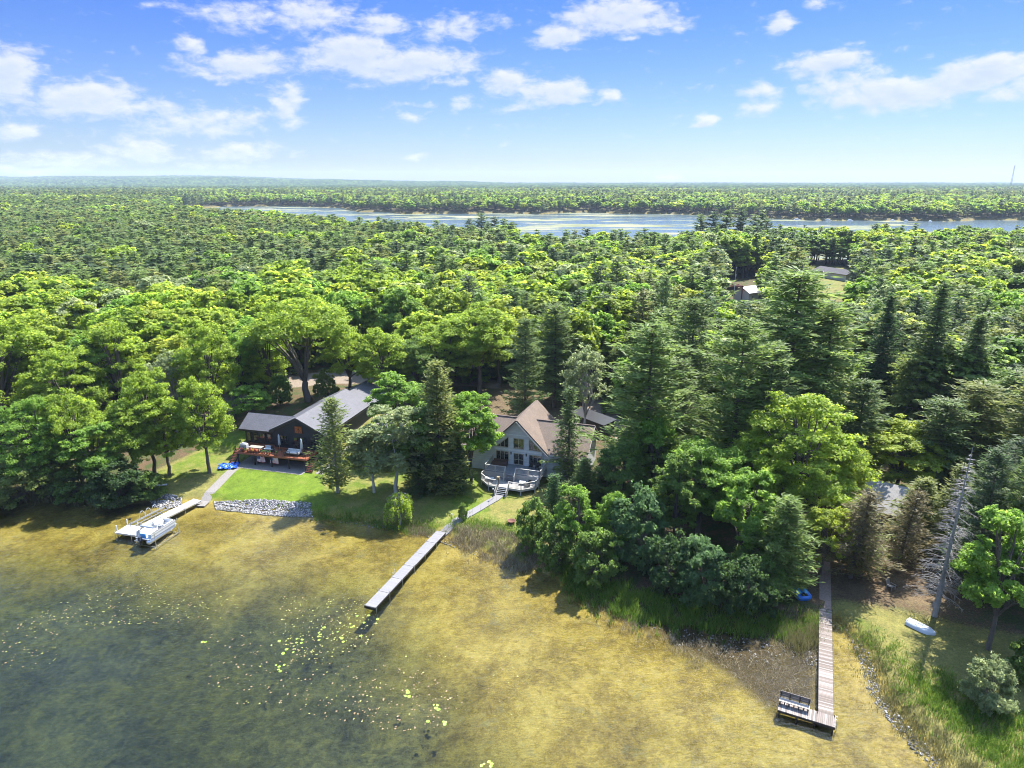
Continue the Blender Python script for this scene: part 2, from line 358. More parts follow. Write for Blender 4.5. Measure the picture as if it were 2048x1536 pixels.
for nm, v in (('lawn', zl), ('dirt', zd), ('sand', zs), ('bed', zb), ('weed', zw), ('muck', zm)):
    a = me.attributes.new(nm, 'FLOAT', 'POINT'); a.data.foreach_set('value', v.astype(np.float32))
m, nt, out = newmat('ground_cover')
P = geopos(nt)
A = {k: attr(nt, k).outputs['Fac'] for k in ('lawn', 'dirt', 'sand', 'bed', 'weed', 'muck')}
n_big = noise(nt, P, .09, 4); n_mid = noise(nt, P, .5, 5, .65); n_fin = noise(nt, P, 4.5, 4, .7); n_xf = noise(nt, P, 16, 2, .6)
fine = M(nt, 'ADD', M(nt, 'MULTIPLY', n_fin, .6), M(nt, 'MULTIPLY', n_xf, .4))
litter = ramp(nt, fine, [(.25, (.02, .014, .008)), (.48, (.075, .05, .028)), (.7, (.17, .115, .07))])
under = ramp(nt, fine, [(.3, (.012, .02, .006)), (.7, (.07, .09, .025))])
base = mixc(nt, N(nt, 'ShaderNodeMapRange', ins={0: n_mid, 1: .42, 2: .58}).outputs[0], litter, under)
dirt = ramp(nt, M(nt, 'ADD', M(nt, 'MULTIPLY', fine, .7), M(nt, 'MULTIPLY', n_mid, .3)), [(.33, (.025, .018, .012)), (.47, (.08, .055, .033)), (.6, (.15, .11, .06)), (.75, (.26, .20, .13))])
base = mixc(nt, A['dirt'], base, dirt)
gfr = ramp(nt, fine, [(.25, (.03, .06, .007)), (.5, (.085, .135, .012)), (.75, (.15, .19, .022))])
gdry = ramp(nt, fine, [(.25, (.05, .06, .015)), (.5, (.135, .13, .04)), (.75, (.23, .19, .07))])
lw = A['lawn']
dryf = N(nt, 'ShaderNodeMapRange', ins={0: M(nt, 'ADD', M(nt, 'MULTIPLY', M(nt, 'ADD', n_mid, n_big), .5), M(nt, 'MULTIPLY', M(nt, 'SUBTRACT', .9, lw), .55)), 1: .50, 2: .66}).outputs[0]
lawnc = mixc(nt, .55, mixc(nt, dryf, gfr, gdry), ramp(nt, M(nt, 'ADD', M(nt, 'MULTIPLY', n_mid, .6), M(nt, 'MULTIPLY', noise(nt, P, 1.7, 3, .6), .4)), [(.38, (.55, .55, .55)), (.62, (1.35, 1.3, 1.1))]), 'MULTIPLY')
lf = N(nt, 'ShaderNodeMapRange', ins={0: M(nt, 'ADD', lw, M(nt, 'MULTIPLY', M(nt, 'SUBTRACT', n_fin, .5), .5)), 1: .2, 2: .4}).outputs[0]
base = mixc(nt, lf, base, lawnc)
sandc = ramp(nt, fine, [(.3, (.10, .08, .06)), (.6, (.21, .17, .135)), (.8, (.30, .25, .21))])
sf = N(nt, 'ShaderNodeMapRange', ins={0: M(nt, 'ADD', A['sand'], M(nt, 'MULTIPLY', M(nt, 'SUBTRACT', n_mid, .5), .6)), 1: .4, 2: .65}).outputs[0]
base = mixc(nt, sf, base, sandc)
# lake bed: sand with weed tufts
b1 = noise(nt, P, .16, 5, .6, .4); b2 = noise(nt, P, 1.1, 5, .7, .6); b3 = noise(nt, P, 6, 3, .7)
bedn = M(nt, 'ADD', M(nt, 'MULTIPLY', b1, .45), M(nt, 'ADD', M(nt, 'MULTIPLY', b2, .35), M(nt, 'MULTIPLY', b3, .2)))
bsand = ramp(nt, bedn, [(.36, (.060, .042, .009)), (.45, (.130, .096, .018)), (.54, (.218, .168, .036)), (.70, (.32, .268, .092))])
bweed = ramp(nt, M(nt, 'ADD', M(nt, 'MULTIPLY', b2, .6), M(nt, 'MULTIPLY', b1, .4)), [(.38, (.035, .034, .022)), (.5, (.085, .082, .048)), (.62, (.16, .14, .06))])
patch = N(nt, 'ShaderNodeMapRange', ins={0: M(nt, 'ADD', M(nt, 'MULTIPLY', noise(nt, P, .33, 6, .68, .8), .6), M(nt, 'MULTIPLY', b2, .4)), 1: .545, 2: .635}).outputs[0]
wf = M(nt, 'MAXIMUM', M(nt, 'MULTIPLY', patch, .8), A['weed'])
bedc = mixc(nt, wf, bsand, bweed)
sandrip_caustic = noise(nt, N(nt, 'ShaderNodeMapping', ins={'Vector': P, 'Scale': (.9, 4.2, 1), 'Rotation': (0, 0, R(-28))}).outputs[0], 1.6, 4, .65, .5)  # streaks for sand ripples and for water-ripple caustics painted into the bed colour
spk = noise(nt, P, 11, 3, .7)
bedc = mixc(nt, 1.0, bedc, ramp(nt, M(nt, 'ADD', M(nt, 'MULTIPLY', sandrip_caustic, .6), M(nt, 'MULTIPLY', spk, .4)), [(.34, (.66, .66, .66)), (.5, (1, 1, 1)), (.66, (1.32, 1.32, 1.32))]), 'MULTIPLY')
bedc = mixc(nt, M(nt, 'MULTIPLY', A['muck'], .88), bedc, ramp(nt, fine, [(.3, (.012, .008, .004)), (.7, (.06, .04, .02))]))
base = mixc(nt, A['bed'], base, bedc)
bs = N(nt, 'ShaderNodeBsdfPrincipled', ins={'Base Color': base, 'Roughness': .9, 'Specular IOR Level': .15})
nt.links.new(N(nt, 'ShaderNodeBump', ins={'Strength': .7, 'Distance': .12, 'Height': fine}).outputs[0], bs.inputs['Normal'])
nt.links.new(bs.outputs[0], out.inputs[0])
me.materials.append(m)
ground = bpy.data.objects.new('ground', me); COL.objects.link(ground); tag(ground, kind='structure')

# ------------------------------------------------------------------ water
m, nt, out = newmat('lake_water')
P = geopos(nt)
wv = N(nt, 'ShaderNodeMapping', ins={'Vector': P, 'Scale': (.75, 1.35, 1), 'Rotation': (0, 0, R(-24))}).outputs[0]
h1 = noise(nt, wv, 1.5, 4, .62, .3); h2 = noise(nt, wv, .45, 3, .5); h3 = noise(nt, wv, 5.5, 2, .5)
calm = N(nt, 'ShaderNodeMapRange', ins={0: noise(nt, P, .05, 3), 1: .38, 2: .62, 3: .35, 4: 1.0}).outputs[0]
hh = M(nt, 'MULTIPLY', M(nt, 'ADD', M(nt, 'ADD', h1, M(nt, 'MULTIPLY', h2, .8)), M(nt, 'MULTIPLY', h3, .25)), calm)
bmp = N(nt, 'ShaderNodeBump', ins={'Strength': 1.0, 'Distance': .17, 'Height': hh}).outputs[0]
fr = N(nt, 'ShaderNodeFresnel', ins={'IOR': 1.34, 'Normal': bmp}).outputs[0]
gl = N(nt, 'ShaderNodeBsdfGlossy', ins={'Color': (1, 1, 1, 1), 'Roughness': .03, 'Normal': bmp})
tr = N(nt, 'ShaderNodeBsdfTransparent', ins={'Color': (.97, .97, .95, 1)})
mx = N(nt, 'ShaderNodeMixShader', ins={0: fr, 1: tr, 2: gl})
nt.links.new(mx.outputs[0], out.inputs[0])
va = N(nt, 'ShaderNodeVolumeAbsorption', ins={'Color': (.51, .61, .42, 1), 'Density': .33})
nt.links.new(va.outputs[0], out.inputs['Volume'])
wb = MB().box((-10, 10, -4.0), (300, 270, 8.0)); water = wb.build('lake_water', m); tag(water, kind='structure')

m, nt, out = newmat('far_lake')
P = geopos(nt)
st = N(nt, 'ShaderNodeMapping', ins={'Vector': P, 'Scale': (.006, .018, 1), 'Rotation': (0, 0, R(8))}).outputs[0]
a1 = noise(nt, st, 1.0, 7, .62, .8); a2 = noise(nt, P, .02, 6, .7)
sx = N(nt, 'ShaderNodeSeparateXYZ', ins={0: P})
openw = N(nt, 'ShaderNodeMapRange', ins={0: M(nt, 'SUBTRACT', sx.outputs[0], M(nt, 'MULTIPLY', sx.outputs[1], .55)), 1: 0, 2: 180, 3: 0, 4: .35}).outputs[0]
mat_f = N(nt, 'ShaderNodeMapRange', ins={0: M(nt, 'SUBTRACT', M(nt, 'ADD', M(nt, 'MULTIPLY', a1, .75), M(nt, 'MULTIPLY', a2, .25)), openw), 1: .50, 2: .56}).outputs[0]
matc = ramp(nt, a2, [(.3, (.10, .11, .07)), (.5, (.17, .18, .11)), (.7, (.25, .23, .17))])
wt = N(nt, 'ShaderNodeBsdfPrincipled', ins={'Base Color': (.05, .08, .10, 1), 'Roughness': .18, 'Specular IOR Level': .6})
nt.links.new(N(nt, 'ShaderNodeBump', ins={'Strength': .5, 'Distance': .3, 'Height': noise(nt, P, .8, 3)}).outputs[0], wt.inputs['Normal'])
mt = N(nt, 'ShaderNodeBsdfDiffuse', ins={'Color': matc})
nt.links.new(N(nt, 'ShaderNodeMixShader', ins={0: mat_f, 1: wt, 2: mt}).outputs[0], out.inputs[0])
fl = MB(); fl.add([(x, y, .12) for x, y in FARLAKE], [tuple(range(len(FARLAKE)))]); tag(fl.build('far_water', m), kind='structure')
# marsh margin on the far shore

# ------------------------------------------------------------------ foliage materials
def leafmat(name, trans=.33, warm=1.0, rough=.55, tone=None):
    m, nt, out = newmat(name)
    oi = N(nt, 'ShaderNodeObjectInfo'); t = attr(nt, 'tint').outputs['Fac']
    hs = N(nt, 'ShaderNodeHueSaturation', ins={'Hue': M(nt, 'ADD', .5, M(nt, 'MULTIPLY', M(nt, 'SUBTRACT', t, .5), -.018)), 'Saturation': 1.0, 'Value': M(nt, 'ADD', .62, M(nt, 'MULTIPLY', t, .78)), 'Color': oi.outputs['Color'] if tone is None else (*tone, 1)})
    b = N(nt, 'ShaderNodeBsdfPrincipled', ins={'Base Color': hs.outputs[0], 'Roughness': rough, 'Specular IOR Level': .28})
    tcol = N(nt, 'ShaderNodeHueSaturation', ins={'Hue': .492, 'Saturation': 1.02, 'Value': 1.6*warm, 'Color': hs.outputs[0]})
    tl = N(nt, 'ShaderNodeBsdfTranslucent', ins={'Color': tcol.outputs[0]})
    nt.links.new(N(nt, 'ShaderNodeMixShader', ins={0: trans, 1: b, 2: tl}).outputs[0], out.inputs[0]); return m
LEAF = leafmat('leaves', .62); NEEDLES = leafmat('needles', .48)
BARK = plain('bark', (.105, .085, .068), .9, var=.35, scale=3, bump=.6, stretch=(1, 1, .25))
BARK_GREY = plain('bark_grey', (.26, .245, .225), .9, var=.3, scale=3, bump=.4, stretch=(1, 1, .3))
BARK_PALE = plain('bark_pale', (.42, .41, .37), .85, var=.3, scale=3, bump=.3)

# ------------------------------------------------------------------ tree library
def unit(v): return v/(np.linalg.norm(v, axis=-1, keepdims=True)+1e-9)
def leaf_quads(C, Nn, L, W, g):
    "rhombic leaf sprays at centres C facing Nn, length L width W"
    r = unit(g.normal(size=C.shape)); a = unit(np.cross(Nn, r)); b = np.cross(Nn, a)
    L = L[:, None]; W = W[:, None]
    v = np.stack([C-a*L, C-b*W+Nn*L*.12, C+a*L, C+b*W+Nn*L*.12], 1)
    return v.reshape(-1, 3)
def tubes_arr(paths):
    "list of (pts, radii, sides) -> quads"
    V = []; F = []; o = 0
    for pts, rad, n in paths:
        pts = np.asarray(pts, float); d = unit(np.gradient(pts, axis=0))
        up = np.where(np.abs(d[:, 2:3]) < .95, np.array([[0, 0, 1.]]), np.array([[1., 0, 0]]))
        a = unit(np.cross(d, up)); b = np.cross(d, a); th = np.arange(n)*2*pi/n
        ring = pts[:, None]+(a[:, None]*np.cos(th)[None, :, None]+b[:, None]*np.sin(th)[None, :, None])*np.asarray(rad)[:, None, None]
        V.append(ring.reshape(-1, 3)); k = len(pts)
        i = np.arange(k-1)[:, None]*n; j = np.arange(n)[None]; j2 = (j+1) % n
        F.append(np.stack([i+j, i+j2, i+n+j2, i+n+j], -1).reshape(-1, 4)+o); o += k*n
    return np.concatenate(V), np.concatenate(F)
def curve(p, q, sag, g, k=5):
    t = np.linspace(0, 1, k)[:, None]; p = np.asarray(p, float); q = np.asarray(q, float)
    j = g.normal(size=(k, 3))*.016*np.linalg.norm(q-p); j[0] = 0; j[-1] = 0
    return p+(q-p)*t+np.array([[0, 0, 1.]])*sag*(t*(1-t))*4+j

def broadleaf(seed, H=16, Rr=5, cz=.62, rz=.40, nc=52, nl=14000, ls=.30, tr=.28, fork=.34, openness=0., low=-.45, limbs=14, bark=True, sides=7, sparse=1.):
    g = np.random.default_rng(seed)
    zc, rzz = H*cz, H*rz
    # clump centres, pushed to the outside of an irregular crown
    cs = []; lob = g.uniform(.72, 1.12, 9); la = g.uniform(0, 6.28)
    while len(cs) < nc:
        d = unit(g.normal(size=3)); 
        if d[2] < low: continue
        r = g.uniform(.5, 1)**.5
        an = (math.atan2(d[1], d[0])+la) % 6.283; lb = np.interp(an, np.linspace(0, 6.283, 10), np.append(lob, lob[0]))
        c = np.array([d[0]*Rr*lb, d[1]*Rr*lb, d[2]*rzz])*r*.86
        cs.append(c+np.array([0, 0, zc]))
    cs = np.array(cs); rc = Rr*g.uniform(.19, .34, nc)*(1-.2*openness)
    # every lobe carries smaller sprays; a few sprays stick out raggedly
    ns = 7; ld = unit(g.normal(size=(nc, ns, 3))); ld[..., 2] = np.where(ld[..., 2] < -.3, -ld[..., 2], ld[..., 2])
    sc_ = (cs[:, None]+ld*(rc[:, None]*g.uniform(.55, 1.15, (nc, ns)))[..., None]*np.array([1.1, 1.1, .78])).reshape(-1, 3)
    sr = (rc[:, None]*g.uniform(.26, .50, (nc, ns))).ravel(); ldf = ld.reshape(-1, 3); nsb = len(sc_)
    wgt = sr**2*g.uniform(.35, 1.3, nsb); k = g.choice(nsb, nl, p=wgt/wgt.sum())
    d = unit(g.normal(size=(nl, 3))); rad = sr[k]*g.uniform(.2, 1.25, nl)
    C = sc_[k]+d*rad[:, None]*np.array([1.1, 1.1, .62])
    out = unit(C-np.array([0, 0, zc-rzz*.35]))
    Nn = unit(.35*d+.35*ldf[k]+.25*out+np.array([0, 0, .45])+.62*g.normal(size=(nl, 3)))
    s = ls*g.uniform(.45, 1.3, nl)
    V = leaf_quads(C, Nn, s, s*g.uniform(.45, .8, nl), g)
    ct = (g.uniform(.1, .9, nc)[:, None]*.5+g.uniform(0, 1, (nc, ns))*.5).ravel(); tint = np.clip(ct[k]*.5+g.uniform(0, 1, nl)*.5, 0, 1)
    F = np.arange(nl*4).reshape(-1, 4)
    crown = (V, F, tint)
    paths = []
    top = np.array([g.uniform(-.3, .3), g.uniform(-.3, .3), H*fork])
    paths.append((curve((0, 0, -.6), top, 0, g, 5), np.linspace(tr*1.25, tr*.85, 5), sides+2))
    order = np.argsort(-np.linalg.norm(cs-np.array([0, 0, zc]), axis=1))[:limbs]
    for i in order:
        q = cs[i]; mid = top+(q-top)*.5; mid[2] += .06*H
        pts = np.concatenate([curve(top, mid, .3, g, 4), curve(mid, q, .2, g, 4)[1:]])
        paths.append((pts, np.linspace(tr*.55, tr*.09, len(pts)), sides-2))
        for _ in range(2):
            j = g.integers(nc); e = cs[j]
            if np.linalg.norm(e-mid) < Rr*.9: paths.append((curve(mid, e, .1, g, 4), np.linspace(tr*.24, tr*.06, 4), 4))
    return crown, tubes_arr(paths)

def conifer(seed, H=20, Rr=4.2, base=.22, dz=.75, nb=6, tuft=8, ql=.36, qw=.07, nq=8, up=.18, droop=0., power=.75, irregular=.35, tr=.26, needle=True, soft=0., bend=0.):
    g = np.random.default_rng(seed)
    paths = []; C = []; D = []; LL = []; T = []
    tp = np.array([[0, 0, -.5], [bend*.1*H, 0, H*.3], [bend*.3*H, 0, H*.65], [bend*.5*H, 0, H]])
    tz = np.linspace(-.5, H, 9); tx = np.interp(tz, tp[:, 2], tp[:, 0])
    paths.append((np.stack([tx, 0*tx, tz], 1), np.linspace(tr*1.2, .03, 9), 8))
    z = H*base
    side = g.uniform(.7, 1.15, 8)
    while z < H*.985:
        t = (z-H*base)/(H*(1-base)); prof = (1-t)**power*(.55+.45*min(1, t*4+.35))
        k = max(3, int(round(nb*(.6+.4*(1-t)))))
        a0 = g.uniform(0, 6.28); wl = g.uniform(1-irregular, 1+irregular*.4)
        for b in range(k):
            a = a0+b*6.283/k+g.uniform(-.3, .3)
            L = max(.25, Rr*prof*wl*g.uniform(1-irregular, 1.1)*side[int(a/6.283*8) % 8])
            x0 = np.interp(z, tp[:, 2], tp[:, 0]); zz = z+g.uniform(-.25, .25)*dz
            rise = up*L*(1+.8*t)-droop*L*(1-t)
            p0 = np.array([x0, 0, zz]); p1 = p0+np.array([cos(a)*L, sin(a)*L, rise])
            n = 4; pts = curve(p0, p1, -.06*L if droop <= 0 else .05*L, g, n); pts[-1, 2] += .05*L
            paths.append((pts, np.linspace(min(.07, tr*.3), .012, n), 3))
            nt_ = max(2, int(tuft*L/Rr*1.35+1)); s = np.linspace(.25 if L > 1.2 else .1, 1.0, nt_)
            cen = p0+(p1-p0)*s[:, None]; cen[:, 2] += -.06*L*(s*(1-s))*4
            lat = np.array([-sin(a), cos(a), 0])
            sp = L*.27*(1-s*.75)+.05
            cen = cen+lat*(g.uniform(-1, 1, nt_)*sp)[:, None]
            c2 = np.repeat(cen, nq, 0)+g.normal(size=(nt_*nq, 3))*np.array([1, 1, .45])*(.14+.035*Rr)
            dd = np.array([cos(a), sin(a), .25-.5*droop])+lat*(g.normal(size=(nt_*nq, 1))*.7)+np.array([0, 0, 1.])*g.normal(size=(nt_*nq, 1))*(.35)
            C.append(c2); D.append(unit(dd)); LL.append(np.full(nt_*nq, 1.)); T.append(np.full(nt_*nq, g.uniform(.1, .8)))
        z += dz*(1.15-.65*t)*g.uniform(.8, 1.2)
    C = np.concatenate(C); D = np.concatenate(D); T = np.concatenate(T); n = len(C)
    Nn = unit(np.cross(D, g.normal(size=(n, 3)))*.6+np.array([0, 0, .55]))
    a = D; b = unit(np.cross(Nn, a)); L = (ql*g.uniform(.6, 1.3, n))[:, None]; W = (qw*g.uniform(.7, 1.3, n))[:, None]
    V = np.stack([C-a*L*.6, C-b*W, C+a*L, C+b*W], 1).reshape(-1, 3)
    F = np.arange(n*4).reshape(-1, 4)
    return (V, F, np.clip(T*.6+g.uniform(0, 1, n)*.4, 0, 1)), tubes_arr(paths)

def dead_spruce(seed, H=18, Rr=3.2):
    g = np.random.default_rng(seed); paths = []
    tz = np.linspace(-.5, H, 10); paths.append((np.stack([.02*tz, 0*tz, tz], 1), np.linspace(.30, .03, 10), 9))
    z = H*.14
    while z < H*.97:
        t = z/H
        for b in range(7):
            a = g.uniform(0, 6.28); L = Rr*(1-t)**.7*g.uniform(.5, 1.1)
            p0 = np.array([.02*z, 0, z]); p1 = p0+np.array([cos(a)*L, sin(a)*L, L*(.25*t-.25)])
            pts = curve(p0, p1, .06*L, g, 5); paths.append((pts, np.linspace(.045, .01, 5), 4))
            for s in range(int(5+L*3)):
                f = g.uniform(.25, 1); q = p0+(p1-p0)*f; aa = a+g.choice([-1, 1])*g.uniform(.5, 1.2); l2 = L*.32*g.uniform(.4, 1)
                paths.append((np.array([q, q+np.array([cos(aa)*l2, sin(aa)*l2, -l2*.35])]), [.018, .006], 3))
        z += .42
    return tubes_arr(paths)
def bare_shrub(seed, H=3.5, n=30):
    g = np.random.default_rng(seed); paths = []
    for i in range(n):
        a = g.uniform(0, 6.28); s = g.uniform(.2, .75)
        p0 = np.array([g.uniform(-.2, .2), g.uniform(-.2, .2), -.1]); p1 = np.array([cos(a)*H*s, sin(a)*H*s, H*g.uniform(.6, 1)])
        pts = curve(p0, p1, .2, g, 5); paths.append((pts, np.linspace(.05, .008, 5), 4))
        for _ in range(14):
            q = pts[2]+(pts[4]-pts[2])*g.uniform(0, 1); e = q+unit(g.normal(size=3)+np.array([0, 0, .6]))*g.uniform(.4, 1.1); paths.append((np.array([q, e]), [.014, .005], 3))
    return tubes_arr(paths)

LIB = {}
def reg(key, crown, trunk, H, Rr, leaf, bark, split):
    """key -> (crown mesh, trunk mesh, H, R); split=False joins both in one mesh for far trees"""
    if split:
        cm = fastmesh('crown', crown[0], crown[1], [leaf], tint=crown[2]) if crown is not None else None
        tm = fastmesh('trunk', trunk[0], trunk[1], [bark], smooth=True)
        LIB[key] = (cm, tm, H, Rr)
    else:
        V = np.concatenate([crown[0], trunk[0]]); F = np.concatenate([crown[1], trunk[1]+len(crown[0])])
        mi = np.concatenate([np.zeros(len(crown[1])), np.ones(len(trunk[1]))]); ti = np.concatenate([crown[2], np.full(len(trunk[1]), .5)])
        LIB[key] = (fastmesh(key, V, F, [leaf, bark], mi, ti), None, H, Rr)
def lib_near():
    for i in range(5): reg(f'oak{i}', *broadleaf(100+i, 17, 5.2, .54, .46, 62, 36000, .155, .30, .24, low=-.7), 17, 5.2, LEAF, BARK, True)
    for i in range(3): reg(f'maple{i}', *broadleaf(120+i, 13, 3.7, .55, .45, 44, 25000, .15, .18, .22, low=-.75), 13, 3.7, LEAF, BARK, True)
    reg('bigoak', *broadleaf(131, 21, 8.2, .70, .28, 64, 26000, .21, .50, .19, .35, limbs=8), 21, 8.2, LEAF, BARK, True)
    for i in range(2): reg(f'aspen{i}', *broadleaf(140+i, 15, 3.8, .55, .45, 54, 14000, .17, .17, .3, .3, low=-.8, limbs=22), 15, 3.8, LEAF, BARK_PALE, True)
    for i in range(3): reg(f'shrub{i}', *broadleaf(150+i, 5, 3.0, .42, .52, 40, 15000, .135, .07, .12, low=-.8), 5, 3.0, LEAF, BARK, True)
    reg('sparse0', *broadleaf(160, 16, 4.6, .58, .42, 56, 9500, .19, .2, .25, .5, limbs=30), 16, 4.6, LEAF, BARK_GREY, True)
    for i in range(4): reg(f'pine{i}', *conifer(200+i, 23, 6.0, .14, 1.10, 6, 12, .46, .085, 11, .16, 0, .48, .42), 23, 5.2, NEEDLES, BARK, True)
    for i in range(2): reg(f'spruce{i}', *conifer(220+i, 19, 3.4, .06, .55, 7, 8, .32, .07, 8, .02, .18, .85, .18, .2), 19, 3.4, NEEDLES, BARK, True)
    reg('thinspruce0', *conifer(230, 15, 2.5, .05, .62, 5, 6, .34, .07, 7, .0, .22, .8, .3, .16), 15, 2.5, NEEDLES, BARK, True)
    reg('cedar0', *conifer(240, 14, 3.2, .08, .5, 6, 7, .30, .06, 8, .55, 0, .55, .35, .15), 14, 3.2, NEEDLES, BARK_GREY, True)
    reg('smallspruce0', *conifer(250, 5.5, 1.8, .03, .3, 7, 6, .2, .05, 8, .10, .1, .85, .15, .08), 5.5, 1.8, NEEDLES, BARK, True)
    reg('youngpine0', *conifer(260, 12, 3.6, .03, .55, 7, 9, .34, .07, 9, .16, 0, .6, .3, .14), 12, 3.6, NEEDLES, BARK, True)
    reg('brownpine0', *conifer(270, 11, 3.6, .12, .55, 6, 8, .32, .05, 7, .10, .05, .55, .4, .15, bend=.15), 11, 3.6, NEEDLES, BARK, True)
    # weeping shrub: strings of leaves hanging from arched stems
    g = np.random.default_rng(9); C = []
    for i in range(70):
        a = g.uniform(0, 6.28); r = g.uniform(.3, 1.5); zt = 3.6-.9*r*g.uniform(.6, 1.1)
        l = g.uniform(.8, 2.2)*min(1, r+.3); k = 42; t = g.uniform(0, 1, k)
        C.append(np.stack([cos(a)*(r+.25*t), sin(a)*(r+.25*t), zt-l*t**1.1], 1)+g.normal(size=(k, 3))*.07)
    C = np.concatenate(C); n = len(C); s = .13*g.uniform(.6, 1.3, n)
    V = leaf_quads(C, unit(g.normal(size=(n, 3))+np.array([0, -.2, .3])), s, s*.45, g)
    reg('weeping0', (V, np.arange(n*4).reshape(-1, 4), g.uniform(.2, 1, n)), tubes_arr([(curve((0, 0, -.2), (.1, 0, 3.4), 0, g), np.linspace(.1, .03, 5), 6)]+[(curve((.05, 0, 2.6), (cos(a)*1.3, sin(a)*1.3, 2.7), .6, g), np.linspace(.04, .01, 5), 4) for a in np.linspace(0, 5.5, 9)]), 3.6, 1.6, LEAF, BARK_GREY, True)
    LIB['deadspruce0'] = (None, fastmesh('trunk', *dead_spruce(5), [BARK_GREY], smooth=True), 18, 3.2)
    LIB['bareshrub0'] = (None, fastmesh('trunk', *bare_shrub(6), [BARK_GREY]), 3.5, 2.0)
lib_near()
MID_B = []; MID_C = []
for i in range(6):
    reg(f'mid_oak{i}', *broadleaf(300+i, 16, 4.9, .57, .43, 54, 11000, .31, .26, .28, low=-.6, limbs=8, sides=6), 16, 4.9, LEAF, BARK, True); MID_B.append(f'mid_oak{i}')
for i in range(5):
    reg(f'mid_pine{i}', *conifer(320+i, 21, 5.2, .2, 1.25, 5, 8, .64, .14, 7, .18, 0, .48, .40), 21, 4.6, NEEDLES, BARK, True); MID_C.append(f'mid_pine{i}')
FAR_B = []; FAR_C = []
for i in range(5):
    reg(f'far_oak{i}', *broadleaf(340+i, 16, 4.9, .57, .43, 40, 3200, .58, .24, .28, low=-.6, limbs=3, sides=5), 16, 4.9, LEAF, BARK, False); FAR_B.append(f'far_oak{i}')
for i in range(4):
    reg(f'far_pine{i}', *conifer(360+i, 20, 4.3, .22, 1.5, 5, 5, .95, .24, 4, .25, 0, .55, .4), 20, 4.3, NEEDLES, BARK, False); FAR_C.append(f'far_pine{i}')
XF_B = []; XF_C = []
for i in range(4):
    reg(f'xf_oak{i}', *broadleaf(380+i, 15, 5.6, .60, .42, 22, 520, 1.3, .24, limbs=2, sides=5), 15, 5.6, LEAF, BARK, False); XF_B.append(f'xf_oak{i}')
for i in range(3):
    reg(f'xf_pine{i}', *conifer(390+i, 19, 4.6, .22, 2.4, 4, 3, 1.9, .55, 3, .25, 0, .5, .35), 19, 4.6, NEEDLES, BARK, False); XF_C.append(f'xf_pine{i}')

TONE = {'lime': (0.222, 0.308, 0.039), 'yellow': (0.257, 0.317, 0.041), 'mid': (0.125, 0.199, 0.043), 'bright': (0.165, 0.276, 0.043), 'olive': (0.165, 0.211, 0.051), 'dark': (0.057, 0.105, 0.032),
        'pale': (0.228, 0.274, 0.125), 'pine': (0.114, 0.165, 0.052), 'pinelight': (0.150, 0.217, 0.057), 'pineolive': (0.165, 0.194, 0.057), 'bluegreen': (0.085, 0.154, 0.055), 'brownish': (0.142, 0.125, 0.057), 'needle_dark': (0.068, 0.105, 0.046)}
def tree(key, name, label, cat, loc, H, hw, tone, rz, group=None, jit=0.):
    cm, tm, h0, r0 = LIB[key]; s = (hw/r0, hw/r0, H/h0)
    jv = 1+rnd.uniform(-jit, jit); jh = rnd.uniform(-jit, jit)*.35; col = [TONE[tone][0]*jv*(1+jh), TONE[tone][1]*jv, TONE[tone][2]*jv*(1+jh)] if tone else [1, 1, 1]
    if tm is None or cm is None:
        me_ = cm or tm
        o = bpy.data.objects.new(name, me_); COL.objects.link(o); o.location = loc; o.rotation_euler = (0, 0, rz); o.scale = s; o.color = (*col, 1)
        return tag(o, label, cat, group)
    root = thing(name, loc, rz, label, cat, group); root.scale = s
    for nm, me_ in (('crown', cm), ('trunk', tm)):
        o = bpy.data.objects.new(nm, me_); COL.objects.link(o); o.parent = root; o.color = (*col, 1)
    return root

